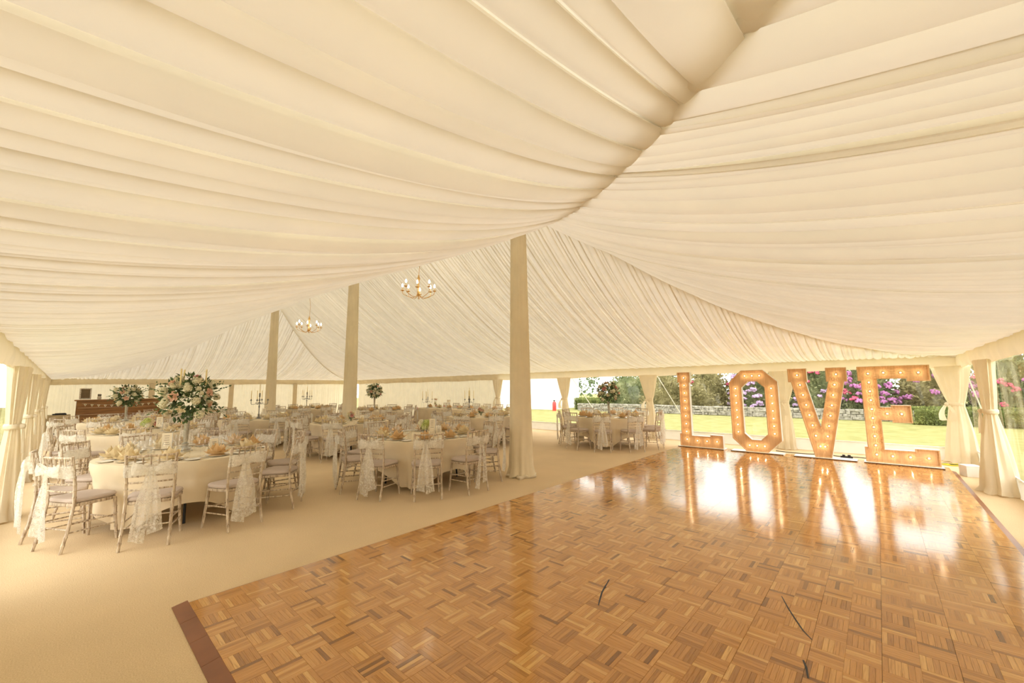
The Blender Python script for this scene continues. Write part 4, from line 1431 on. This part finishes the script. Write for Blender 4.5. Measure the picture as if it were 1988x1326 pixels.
# ---- top table along the window wall
HX0, HX1, HY0, HY1 = -14.3, -9.2, 9.75, 10.5
root = setp(empty('top_table', ((HX0 + HX1) / 2, (HY0 + HY1) / 2, 0)), 'long top table frame under a floor-length cloth', 'table')
mb = MB(); mb.bbox((0, 0, TZ - .02), (HX1 - HX0 - .04, HY1 - HY0 - .04, .03), .006); put('tabletop', mb, MAT['ply'], root)
for s in (-2.4, -.8, .8, 2.4):
    for q in (-.3, .3):
        mb = MB(); mb.tube([(s, q, 0), (s, q, TZ - .035)], .014, 8); put('leg', mb, MAT['black_metal'], root)
mb = MB(); rows = []
def rect_ring(k, z, wv):
    pts = []
    a, b = (HX1 - HX0) / 2 + k, (HY1 - HY0) / 2 + k
    per = []
    for i in range(100): per.append((-a + 2 * a * i / 100, -b, 0, -1))
    for i in range(16): per.append((a, -b + 2 * b * i / 16, 1, 0))
    for i in range(100): per.append((a - 2 * a * i / 100, b, 0, 1))
    for i in range(16): per.append((-a, b - 2 * b * i / 16, -1, 0))
    return [(x + nx * wv * math.sin(i * .9), y + ny * wv * math.sin(i * .9), z) for i, (x, y, nx, ny) in enumerate(per)]
mb.loft([rect_ring(-.3, TZ + .002, 0), rect_ring(-.02, TZ + .002, 0), rect_ring(.005, TZ - .004, 0), rect_ring(.012, .5, .006), rect_ring(.02, .25, .012), rect_ring(.025, .012, .018)], True, True)
setp(put('top_tablecloth', mb, MAT['tablecloth'], None, root.location, ang=50), 'floor-length cream cloth over the long top table', 'tablecloth')
rg = random.Random(9)
for k in range(8):
    x = HX0 + .35 + k * .63
    nm = ORD[k]
    place_chair(x, 10.93, PI / 2 + rg.uniform(-.05, .05), 'limewashed chair with lace sash, %s from left behind the top table' % nm, 'limewashed chairs behind the top table')
    get_plate((x, 10.28, TT), 0, 'white dinner plate, %s from left on the top table' % nm, 'plate', 'dinner plates')
    v = k % 2
    get_nap[v]((x, 10.28, TT + .006), rg.uniform(0, 6), '%s folded napkin, %s from left on the top table' % (('peach', 'cream')[v], nm), 'napkin', 'lotus-folded napkins')
    get_wine((x + .13, 10.10, TT), 0, 'clear wine glass, %s from left on the top table' % nm, 'glass', 'wine glasses')
    get_tumb((x - .13, 10.08, TT), 0, 'clear water tumbler, %s from left on the top table' % nm, 'glass', 'water tumblers')
for k, x in enumerate((-13.1, -12.55, -11.75, -11.5, -10.3, -9.75)):
    rr = setp(empty('bud_vase', (x, 9.92, TT)), 'little glass with a pink rose, %s from left on the top table' % ORD[k], 'flowers', 'bud vases on the top table')
    mb = MB(); mb.lathe([(.022, 0), (.028, .03), (.02, .06), (.023, .07)], 12, cap1=False); put('vase', mb, MAT['glass'], rr)
    for j in range(3):
        d = Vector((math.cos(j * 2.1 + k), math.sin(j * 2.1 + k), 1.2)).normalized()
        link('rose', ROSES[(j + k) % 3], rr, Vector((0, 0, .075)) + d * .035, d.to_track_quat('Z', 'Y').to_euler(), .8)
candelabra((-13.635, 9.93, TT), 'silver candelabra at the left end of the top table', .42, 5, 'silver', .21, clen=.30)
candelabra((-11.115, 9.93, TT), 'dark candelabra with tall candles on the right of the top table', .46, 4, 'pewter', .16, clen=.30, rz=-.6)
rr = setp(empty('hurricane_vase', (-13.635, 10.33, TT)), 'tall glass cylinder vase with blush flowers beside the silver candelabra', 'vase')
mb = MB(); mb.lathe([(.07, 0), (.075, .01), (.075, .36), (.071, .36), (.071, .012)], 18, cap1=False); put('cylinder', mb, MAT['glass'], rr)
for j in range(5):
    link('rose', ROSES[1 + j % 2], rr, (.04 * math.cos(j * 1.3), .04 * math.sin(j * 1.3), .33 + .03 * (j % 2)), (0, .3, j), 1.0)
for j in range(4): link('blossom_cluster', BLOSS[j % 3], rr, (.03 * math.cos(j * 1.6), .03 * math.sin(j * 1.6), .06 + .05 * j), (0, 0, j), .8)
rr = setp(empty('place_sign', (-12.35, 9.98, TT)), 'pale card on a thin stem, middle of the top table', 'card stand')
mb = MB(); mb.lathe([(.035, 0), (.035, .006), (.005, .012), (.004, .26)], 12); put('stem', mb, MAT['silver'], rr)
mb = MB(); mb.bbox((0, -.004, .30), (.14, .006, .09), .002, .6); put('card', mb, MAT['card'], rr, smooth=False)
bx_, by_, ba_, _k = min([c for c in chair_spots if c[3] in ('T8', 'T9', 'T7') and math.hypot(c[0], c[1]) > 12], key=lambda c: abs(project((c[0], c[1], .7))[0] - 800))
rr = setp(empty('ribbon_bow', (bx_ + .30 * math.cos(ba_), by_ + .30 * math.sin(ba_), .80), ba_ - PI / 2), 'red ribbon bow tied on a chair near the top table', 'ribbon')
mb = MB()
for s in (-1, 1):
    mb.grid([[(s * (.01 + .05 * (1 - math.cos(2 * PI * t))), .012 * math.sin(2 * PI * t), z + s * 0) for z in (-.03, 0, .03)] for t in [i / 8 for i in range(9)]])
put('loops', mb, MAT['red_ribbon'], rr)
mb = MB()
for s in (-1, 1): mb.grid([[(s * .03 * t + q, .006, -.16 * t) for q in (-.014, .014)] for t in [i / 4 for i in range(5)]])
put('tails', mb, MAT['red_ribbon'], rr)

# ================================================================== BAR END
BX = -21.5
bar = setp(empty('bar_counter', (BX, 1.45, 0)), 'brown plank-fronted bar counter with overhanging top at the far left', 'bar')
for k in range(5):
    mb = MB(); mb.bbox((.30, 0, .125 + k * .2445), (.03, 2.30, .241), .006); put('plank', mb, MAT['plank'], bar, smooth=False)
for s in (-1, 1):
    mb = MB(); mb.bbox((.03, s * 1.135, .61), (.56, .035, 1.22), .004); put('side_panel', mb, MAT['dark_wood'], bar, smooth=False)
mb = MB(); mb.bbox((.02, 0, 1.245), (.70, 2.42, .04), .008); put('counter_top', mb, MAT['plank'], bar, smooth=False)
mb = MB(); mb.box((-.1, 0, .75), (.4, 2.2, .03)); put('shelf', mb, MAT['plank'], bar, smooth=False)
bn = setp(empty('bunting', (BX + .335, 1.45, 1.12)), 'string of small triangular cream flags across the bar front', 'bunting')
mb = MB(); pts = []
for i in range(31):
    t = i / 30 * 2 - 1
    pts.append((0, t * 1.02, .07 * t * t - .055))
mb.tube(pts, .004, 5); put('string', mb, MAT['string'], bn)
for i in range(12):
    t = (i + .5) / 12 * 2 - 1
    y, z = t * 1.02, .07 * t * t - .058
    mb = MB(); mb.add([(.003, y - .042, z), (.003, y + .042, z), (.006, y, z - .088), (-.001, y - .042, z), (-.001, y + .042, z), (.002, y, z - .088)], [(0, 1, 2), (5, 4, 3), (0, 3, 4, 1), (1, 4, 5, 2), (2, 5, 3, 0)])
    f = put('flag', mb, MAT['bunting'], bn, smooth=False)
    mb = MB(); mb.box((.0066, y, z - .03), (.001, .02, .03)); put('flag_print', mb, MAT['ink'], f, smooth=False)
sg = setp(empty('framed_sign', (BX + .1, .50, 1.266), .12), 'brown printed sign in a worn white frame on the bar', 'sign')
sg.rotation_euler = (0, -.12, .12)
mb = MB()
for y, z, w, h in ((0, .04, .30, .035), (0, .40, .30, .035), (-.1325, .22, .035, .36), (.1325, .22, .035, .36)): mb.bbox((0, y, z), (.03, w, h), .006)
put('frame', mb, MAT['sign_frame'], sg, smooth=False)
mb = MB(); mb.box((-.002, 0, .22), (.012, .24, .34)); bd = put('board', mb, MAT['sign_board'], sg, smooth=False)
mb = MB()
for z, w in ((.32, .12), (.265, .16), (.215, .11), (.17, .15), (.13, .17), (.10, .13)):
    x = -w / 2
    rg2 = random.Random(int(z * 1000))
    while x < w / 2 - .01:
        q = rg2.uniform(.01, .03); mb.box((.0045, x + q / 2, z), (.0012, q, .016)); x += q + .006
put('lettering', mb, MAT['ink'], bd, smooth=False)
jr = setp(empty('jar', (BX + .12, .86, 1.265)), 'small pale jar with a dark lid on the bar top', 'jar')
mb = MB(); mb.lathe([(.05, 0), (.06, .03), (.06, .09), (.04, .12), (.04, .13)], 16); put('body', mb, MAT['jar'], jr)
mb = MB(); mb.lathe([(.045, .128), (.05, .14), (.05, .19), (.035, .2)], 16); put('lid', mb, MAT['jar_dark'], jr)

# side table with a cloth beside the bar
stb = setp(empty('side_table', (-21.55, -.10, 0)), 'small rectangular side table beside the bar', 'table')
mb = MB(); mb.bbox((0, 0, .735), (.56, .56, .025), .004); put('tabletop', mb, MAT['ply'], stb)
for s in (-1, 1):
    for q in (-1, 1):
        mb = MB(); mb.tube([(s * .24, q * .24, 0), (s * .24, q * .24, .72)], .014, 8); put('leg', mb, MAT['black_metal'], stb)
mb = MB()
def sq_ring(k, z, wv):
    per = []; a = .285 + k
    for (x0_, y0_, dx, dy, nx, ny) in ((-a, -a, 1, 0, 0, -1), (a, -a, 0, 1, 1, 0), (a, a, -1, 0, 0, 1), (-a, a, 0, -1, -1, 0)):
        for i in range(20): per.append((x0_ + dx * 2 * a * i / 20, y0_ + dy * 2 * a * i / 20, nx, ny))
    return [(x + nx * wv * math.sin(i * 1.1), y + ny * wv * math.sin(i * 1.1), z) for i, (x, y, nx, ny) in enumerate(per)]
mb.loft([sq_ring(-.2, .750, 0), sq_ring(-.01, .750, 0), sq_ring(.005, .742, 0), sq_ring(.012, .5, .006), sq_ring(.03, .14, .014)], True, True)
setp(put('side_tablecloth', mb, MAT['bar_cloth'], None, (-21.55, -.10, 0), ang=50), 'oatmeal cloth over the side table by the bar', 'tablecloth')
tr = setp(empty('black_tray', (-21.5, -.08, .752)), 'flat black case lying on the side table by the bar', 'case')
mb = MB(); mb.bbox((0, 0, .02), (.3, .34, .04), .008); put('body', mb, MAT['black_plastic'], tr)
mb = MB(); mb.bbox((0, .02, .05), (.22, .26, .02), .006); put('lid', mb, MAT['black_plastic'], tr)
cs_ = setp(empty('equipment_case', (-21.6, -.10, 0)), 'black case stored under the side table', 'case')
mb = MB(); mb.bbox((0, 0, .11), (.4, .42, .2), .012); put('body', mb, MAT['black_plastic'], cs_)
mb = MB(); mb.tube([(.205, -.06, .12), (.225, -.05, .12), (.225, .05, .12), (.205, .06, .12)], .008, 6); put('handle', mb, MAT['black_metal'], cs_)

# ================================================================== CHANDELIERS
def chandelier(x, y, zb, ztop, lab, rz):
    root = setp(empty('chandelier', (x, y, zb), rz), lab, 'chandelier', 'brass chandeliers under the ridge')
    mb = MB(); mb.lathe([(.004, -.20), (.012, -.17), (.008, -.14), (.03, -.115), (.045, -.09), (.028, -.05), (.018, -.02), (.018, .22), (.028, .26), (.036, .30), (.02, .34), (.012, .38)], 16)
    put('column', mb, MAT['brass'], root)
    mb = MB(); h = ztop - zb
    mb.tube([(0, 0, .38), (.02, .01, .38 + (h - .38) * .3), (-.03, 0, .38 + (h - .38) * .6), (.01, 0, .38 + (h - .38) * .85), (.0, 0, h)], .006, 6)
    put('hanging_cord', mb, MAT['brass'], root)
    mb = MB(); mb.lathe([(.05, h), (.045, h - .03), (.012, h - .045)], 14); put('ceiling_hook', mb, MAT['brass'], root)
    for k in range(8):
        a = 2 * PI * k / 8
        c, s = math.cos(a), math.sin(a)
        R = .37; ez = 0 if k % 2 else .04
        prof = [(.02, -.09), (.07, -.15), (.14, -.175), (.22, -.15), (.30, -.115), (.35, -.09), (R, -.04), (R, ez - .01)]
        mb = MB(); mb.tube([(r * c, r * s, z) for r, z in prof], .0065, 6)
        arm = put('arm', mb, MAT['brass'], root)
        mb = MB(); mb.lathe([(.010, -.02), (.044, -.005), (.046, .004), (.012, .004)], 14, (R * c, R * s, ez)); put('drip_pan', mb, MAT['brass'], arm)
        mb = MB(); mb.lathe([(.012, .004), (.012, .075), (.008, .078)], 10, (R * c, R * s, ez)); put('candle_sleeve', mb, MAT['chand_candle'], arm)
        mb = MB(); mb.lathe([(.008, .076), (.021, .10), (.022, .115), (.010, .15), (.002, .165)], 10, (R * c, R * s, ez)); put('bulb', mb, MAT['chand_bulb'], arm)
    return root
chandelier(-7.86, 5.42, 3.84, 5.18, 'nearer brass candle-bulb chandelier under the ridge', .1)
chandelier(-14.25, 5.42, 3.66, 5.18, 'farther brass candle-bulb chandelier under the ridge', .3)

# ================================================================== FLOOR CLUTTER BEHIND THE LETTERS
def cable(name, pts, r, m, lab):
    P = [Vector(p) for p in pts]; fine = []
    for i in range(len(P) - 1):
        p0, p1, p2, p3 = P[max(0, i - 1)], P[i], P[i + 1], P[min(len(P) - 1, i + 2)]
        for k in range(8):
            t = k / 8
            fine.append(.5 * ((2 * p1) + (p2 - p0) * t + (2 * p0 - 5 * p1 + 4 * p2 - p3) * t * t + (3 * p1 - p0 - 3 * p2 + p3) * t ** 3))
    fine.append(P[-1])
    mb = MB(); mb.tube(fine, r, 6)
    return setp(put(name, mb, m), lab, 'cable')
cable('power_cable', [(-1.9, 11.25, .01), (-1.4, 11.15, .01), (-1.0, 11.3, .01), (-.7, 11.2, .01), (-.45, 11.28, .01), (-.1, 11.2, .01), (.3, 11.3, .01)], .008, MAT['black_plastic'], 'black power cable on the floor behind letters V and E')
cable('yellow_cable', [(.72, 11.35, .012), (.85, 11.28, .012), (.95, 11.38, .012), (1.05, 11.27, .012), (.9, 11.22, .012), (.78, 11.3, .012), (.98, 11.32, .03)], .011, MAT['yellow'], 'yellow cable coil on the floor right of letter E')
cable('black_cable', [(.7, 11.28, .01), (.82, 11.36, .022), (.92, 11.27, .022), (1.02, 11.36, .01), (1.08, 11.2, .01)], .010, MAT['black_plastic'], 'black cable tangled with the yellow one by letter E')
ps = setp(empty('socket_block', (-.62, 11.08, 0), .2), 'black socket block on the floor between letters V and E', 'socket block')
mb = MB(); mb.bbox((0, 0, .022), (.2, .06, .044), .008); put('body', mb, MAT['black_plastic'], ps)
for k in range(2):
    mb = MB(); mb.bbox((-.045 + .09 * k, 0, .056), (.045, .045, .028), .005); put('plug', mb, MAT['black_plastic'], ps)
wb = setp(empty('white_box', (1.02, 10.2, 0), .35), 'small white box on the carpet beside the end curtain', 'box')
mb = MB(); mb.bbox((0, 0, .085), (.2, .2, .17), .004); put('body', mb, MAT['white_paint'], wb, smooth=False)
mb = MB(); mb.bbox((0, 0, .175), (.206, .206, .012), .003); put('lid', mb, MAT['white_paint'], wb, smooth=False)

# ================================================================== GARDEN
def blob_dir(rg):
    d = rand_dir(rg)
    return Vector((d.x, d.y, abs(d.z)))
def foliage(rx, ry, rz, n, size, rg, flat=0, lump=.18):
    """leaf blades spread over a lumpy mound whose base is z = 0"""
    mb = MB()
    lumps = [(rand_dir(rg), rg.uniform(.3, .7)) for _ in range(9)]
    for k in range(n):
        d = blob_dir(rg)
        f = 1.0
        for ld, s in lumps: f += lump * max(0, d.dot(ld) - .55) / .45 * s
        r = f * (rg.random() ** .35) * rg.uniform(.85, 1.05)
        p = Vector((d.x * rx * r, d.y * ry * r, max(.01, d.z * rz * r * 1.0)))
        if rg.random() < .35: p.z *= rg.uniform(.1, .7)
        ln = size * rg.uniform(.6, 1.3)
        q = (d + rand_dir(rg) * 1.1).normalized()
        u = q.orthogonal().normalized(); w = Matrix.Rotation(rg.uniform(0, 6.28), 3, q) @ u
        b = len(mb.v)
        mb.v += [tuple(p), tuple(p + q * ln * .45 + w * ln * .22), tuple(p + q * ln), tuple(p + q * ln * .45 - w * ln * .22)]
        mb.face((b, b + 1, b + 2, b + 3))
    return mb
def truss_mesh(m, seed):
    rg = random.Random(seed); mb = MB()
    for k in range(16):
        d = rand_dir(rg); d.z = abs(d.z) * 1.0 - .2
        mb.sphere(tuple(d.normalized() * .085), rg.uniform(.035, .05), 5, 4)
    return mb.mesh('flower_truss', m)
TRUSS = {c: truss_mesh(MAT[c], i) for i, c in enumerate(('lilac', 'magenta', 'pinkred'))}
def shrub(loc, rx, ry, rz, lab, seed, m='bush', n=2600, flowers=(), size=.16, name='rhododendron', cat='shrub', grp='garden shrubs'):
    rg = random.Random(seed)
    root = setp(empty(name, loc), lab, cat, grp)
    setp(put('foliage', foliage(rx, ry, rz, n, size, rg), MAT[m], root, smooth=False), kind='stuff')
    mb = MB(); rows = []
    for j in range(8):
        t = j / 8 * PI / 2
        rows.append([(rx * .8 * math.cos(t) * (1 + .12 * math.sin(i * 1.9 + j)) * math.cos(2 * PI * i / 18), ry * .8 * math.cos(t) * (1 + .12 * math.sin(i * 1.9 + j)) * math.sin(2 * PI * i / 18), rz * .84 * math.sin(t)) for i in range(18)])
    mb.loft(rows, True, False, True)
    put('inner_leaves', mb, MAT[m], root, smooth=False)
    mb = MB()
    for k in range(7):
        a = rg.uniform(0, 6.28)
        mb.tube([(.1 * math.cos(a), .1 * math.sin(a), 0), (rx * .3 * math.cos(a), ry * .3 * math.sin(a), rz * .4), (rx * .6 * math.cos(a + .3), ry * .6 * math.sin(a + .3), rz * .75)], [.05, .035, .012], 6)
    put('branches', mb, MAT['bark'], root)
    for col, cnt, zlo, zhi in flowers:
        for k in range(cnt):
            a = rg.uniform(PI * 1.02, PI * 1.98); z = rg.uniform(zlo, zhi); s = math.sqrt(max(0.02, 1 - z * z))
            d = Vector((s * math.cos(a), s * math.sin(a), z))
            p = Vector((d.x * rx * 1.04, d.y * ry * 1.04, d.z * rz * 1.02))
            link('flower_truss', TRUSS[col], root, p, (rg.uniform(-.4, .4), rg.uniform(-.4, .4), rg.uniform(0, 6)), rg.uniform(.9, 1.5))
    return root
# shrubs behind the stone wall, left to right as seen through the window wall
SH = [
    (-13.4, 27.4, 2.0, 1.9, 2.6, 'olive green shrub behind the window table', 'bush', ()),
    (-10.3, 26.2, 1.5, 1.6, 2.4, 'brownish olive shrub left of the letter L', 'bush_olive', ()),
    (-7.6, 26.0, 1.25, 1.5, 3.0, 'olive shrub with few red blooms seen inside letter L', 'bush_olive', (('pinkred', 5, .2, .62),)),
    (-5.0, 25.5, 1.3, 1.4, 3.0, 'rhododendron covered in lilac blooms seen through letter O', 'bush', (('lilac', 60, .08, .68),)),
    (-2.5, 26.2, 1.15, 1.4, 3.2, 'dark rhododendron with lilac and red blooms behind letter V', 'bush', (('lilac', 9, .12, .4), ('pinkred', 14, .5, .68))),
    (-.4, 25.6, 1.0, 1.3, 3.0, 'rhododendron with magenta blooms between letters V and E', 'bush', (('magenta', 30, .15, .68), ('pinkred', 5, .1, .5))),
    (1.6, 26.2, 1.1, 1.4, 3.0, 'thinly flowering magenta rhododendron behind letter E', 'bush_olive', (('magenta', 16, .25, .68),)),
    (3.8, 25.6, 1.2, 1.4, 3.1, 'dark rhododendron with pink blooms right of letter E', 'bush', (('magenta', 9, .2, .68), ('pinkred', 7, .1, .6))),
    (6.3, 25.2, 1.35, 1.5, 3.2, 'large shrub seen through the end window', 'bush', (('magenta', 7, .2, .68),)),
    (9.2, 22.6, 1.6, 1.6, 3.2, 'green shrub with lilac blooms beyond the end window', 'bush', (('lilac', 8, .2, .6),)),
    (10.4, 18.6, 1.7, 1.8, 3.2, 'green shrub at the right of the end-window view', 'bush', ()),
    (11.6, 14.0, 1.8, 2.0, 3.3, 'green shrub out beyond the right end wall', 'bush', ()),
]
for i, (x, y, rx, ry, rz, lab, m, fl) in enumerate(SH):
    shrub((x, y, -.04), rx, ry, rz, lab, 200 + i, m, 7000, fl, .2)
for i, (x, y) in enumerate(((-9.5, -4.0), (-15.2, -4.6), (-21, -5), (-27, -6))):
    shrub((x, y, -.04), 2.6, 1.8, 3.0, '%s shrub outside the left wall, counted from the camera' % ORD[i], 260 + i, 'bush', 1800)
# clipped hedge right of the letters and far hedge
def hedge(x0, x1, y, w, h, lab, seed):
    rg = random.Random(seed); root = setp(empty('clipped_hedge', ((x0 + x1) / 2, y, -.04)), lab, 'hedge')
    mb = MB(); a = (x1 - x0) / 2
    for k in range(int(5200 * (x1 - x0) / 4)):
        f = rg.random()
        if f < .45: p = Vector((rg.uniform(-a, a), -w / 2 + rg.uniform(-.03, .05), rg.uniform(0, h))); nn = Vector((0, -1, 0))
        elif f < .8: p = Vector((rg.uniform(-a, a), rg.uniform(-w / 2, w / 2), h + rg.uniform(-.05, .03))); nn = Vector((0, 0, 1))
        else: p = Vector((rg.choice((-a, a)), rg.uniform(-w / 2, w / 2), rg.uniform(0, h))); nn = Vector((1 if p.x > 0 else -1, 0, 0))
        q = (nn + rand_dir(rg) * .9).normalized(); u = q.orthogonal().normalized(); ww = Matrix.Rotation(rg.uniform(0, 6), 3, q) @ u; ln = rg.uniform(.05, .1)
        b = len(mb.v); mb.v += [tuple(p), tuple(p + q * ln * .5 + ww * ln * .3), tuple(p + q * ln), tuple(p + q * ln * .5 - ww * ln * .3)]; mb.face((b, b + 1, b + 2, b + 3))
    setp(put('foliage', mb, MAT['hedge'], root, smooth=False), kind='stuff')
    mb = MB(); mb.bbox((0, 0, h / 2 - .02), (2 * a - .1, w - .1, h - .06), .06); put('inner_twigs', mb, MAT['hedge'], root, smooth=False)
hedge(.9, 7.0, 22.3, .8, .62, 'low clipped hedge right of letter E across the lawn', 1)
hedge(-15.9, -13.4, 24.5, .9, .75, 'low clipped hedge left of the window table view', 2)
# dry stone wall across the lawn
sw = setp(empty('stone_wall', (-5.5, 23.2, -.04)), 'low dry stone wall along the far edge of the lawn', 'stone wall')
rg = random.Random(77)
def stone(mb, x0, x1, z0, z1, y0, rg):
    b = len(mb.v); j = lambda: rg.uniform(-.022, .022)
    y = y0 + rg.uniform(-.05, .03)
    g = .004; z0 += rg.uniform(-.02, .015); z1 += rg.uniform(-.015, .03)
    f = [(x0 + g + .02 + j(), y - .03, z0 + g + .015 + j()), (x1 - g - .02 + j(), y - .03, z0 + g + .015 + j()), (x1 - g - .02 + j(), y - .03, z1 - g - .015 + j()), (x0 + g + .02 + j(), y - .03, z1 - g - .015 + j())]
    m = [(x0 + g, y, z0 + g), (x1 - g, y, z0 + g), (x1 - g, y, z1 - g), (x0 + g, y, z1 - g)]
    k = [(p[0], y0 + .22, p[2]) for p in m]
    mb.v += f + m + k
    mb.face((b, b + 1, b + 2, b + 3))
    for a_ in (0, 4):
        for i in range(4):
            q = (i + 1) % 4; mb.face((b + a_ + 4 + i, b + a_ + 4 + q, b + a_ + q, b + a_ + i))
allst = []
z = 0
while z < .40:
    h = rg.uniform(.085, .14); x = -9.6
    while x < 6.4:
        w = rg.choice((rg.uniform(.12, .25), rg.uniform(.25, .62))); allst.append((x, x + w, z, z + h)); x += w
    z += h
big = sorted(allst, key=lambda s: -(s[1] - s[0]) * (s[3] - s[2]))[:120]
for s in big:
    mb = MB(); stone(mb, *s, 0, rg); put('stone', mb, MAT['stone'], sw, smooth=False)
bs = set(big)
mb = MB()
for s in allst:
    if s not in bs: stone(mb, *s, 0, rg)
setp(put('small_stones', mb, MAT['stone'], sw, smooth=False), kind='stuff')
mb = MB(); mb.box((-1.6, .22, .19), (16, .14, .38)); put('wall_core', mb, MAT['soil'], sw, smooth=False)
# trees
def tree(loc, h, cr, lab, seed, n=2600, leaf=.34):
    rg = random.Random(seed)
    root = setp(empty('garden_tree', loc), lab, 'tree', 'garden trees')
    mb = MB()
    mb.tube([(0, 0, 0), (.15, .05, h * .25), (-.1, .1, h * .5), (.1, 0, h * .75)], [.32, .24, .18, .08], 9)
    for k in range(9):
        a = rg.uniform(0, 6.28); z = h * rg.uniform(.2, .6)
        mb.tube([(0, 0, z), (cr * .4 * math.cos(a), cr * .4 * math.sin(a), z + h * .1), (cr * .8 * math.cos(a), cr * .8 * math.sin(a), z + h * .16)], [.1, .06, .02], 6)
    put('trunk', mb, MAT['bark'], root)
    mb = MB()
    cl = [(Vector((rg.uniform(-1, 1) * cr, rg.uniform(-1, 1) * cr, h * rg.uniform(.16, 1.0))), rg.uniform(.5, 1.0) * cr * .42) for _ in range(26)]
    for k in range(n):
        c, r = rg.choice(cl); p = c + rand_dir(rg) * r * rg.random() ** .4
        q = rand_dir(rg); u = q.orthogonal().normalized(); ln = leaf * rg.uniform(.5, 1.2)
        b = len(mb.v); mb.v += [tuple(p), tuple(p + q * ln * .45 + u * ln * .25), tuple(p + q * ln), tuple(p + q * ln * .45 - u * ln * .25)]; mb.face((b, b + 1, b + 2, b + 3))
    setp(put('crown', mb, MAT['tree_leaf'], root, smooth=False), kind='stuff')
for i, (x, y, h, cr, lab) in enumerate([(-21.5, 31, 7, 2.4, 'leafy tree behind the gap between two curtains'), (-17.0, 40, 9, 2.8, 'dark trunked tree behind the window table flowers'), (-12.6, 31.5, 7, 2.4, 'leafy tree right of the window table flowers'),
                                        (-7.6, 40, 9, 2.8, 'tall tree above the olive shrub'), (-3.7, 31.5, 7, 2.4, 'tree behind the olive and lilac shrubs'), (1.4, 40, 9, 2.8, 'tree behind letter V'), (5.2, 31.5, 7, 2.4, 'tree behind letter E'), (11.5, 38, 8, 2.6, 'tree at the far right of the garden')]):
    tree((x, y, -.04), h, cr, lab, 300 + i)
# white tent across the lawn
wt = setp(empty('white_tent', (-20.6, 22.6, -.04), .08), 'plain white tent on the lawn seen left of the window table', 'tent')
for k in range(4):
    mb = MB(); rows = []
    for j in range(5): rows.append([(-3.6 + 1.8 * (k + i / 8), .03 * math.sin(i * 1.6 + k), 2.5 * j / 4) for i in range(9)])
    mb.grid(rows); put('wall_panel', mb, MAT['tent_white'], wt)
mb = MB(); rows = [[(3.6 + .02 * math.sin(j), 4.0 * j / 8, 2.5 * i / 4) for j in range(9)] for i in range(5)]; mb.grid(rows); put('wall_panel', mb, MAT['tent_white'], wt)
mb = MB(); mb.add([(-3.8, -.2, 2.5), (3.8, -.2, 2.5), (3.8, 4.2, 2.5), (-3.8, 4.2, 2.5), (0, 2, 4.2), (-3.8, -.2, 2.3), (3.8, -.2, 2.3), (3.8, 4.2, 2.3), (-3.8, 4.2, 2.3)], [(0, 1, 4), (1, 2, 4), (2, 3, 4), (3, 0, 4), (5, 6, 1, 0), (6, 7, 2, 1), (7, 8, 3, 2), (8, 5, 0, 3)]); put('roof', mb, MAT['tent_white'], wt, smooth=False)
rb = setp(empty('red_canister', (-16.15, 22.0, -.04)), 'small bright red canister standing beside the white tent', 'canister')
mb = MB(); mb.lathe([(.12, 0), (.13, .02), (.13, .5), (.10, .58), (.04, .62)], 16); put('body', mb, MAT['red'], rb)
mb = MB(); mb.lathe([(.04, .61), (.04, .66), (.07, .67), (.07, .70), (.02, .71)], 12); put('cap', mb, MAT['black_plastic'], rb)
# guy ropes outside the window wall
for k, (x, dx) in enumerate(((-8.15, .35), (-5.05, .4), (-1.7, .3), (1.25, .6))):
    g = setp(empty('guy_rope', (x, Y1 + .08, 0)), '%s white guy rope from the left outside the window wall' % ORD[k], 'rope', 'marquee guy ropes')
    mb = MB(); mb.tube([(0, 0, 2.05), (dx, 1.9, .03)], .012, 6); put('rope', mb, MAT['rope'], g)
    mb = MB(); mb.tube([(dx, 1.9, .2), (dx, 1.93, -.1)], .014, 6); put('peg', mb, MAT['black_metal'], g)
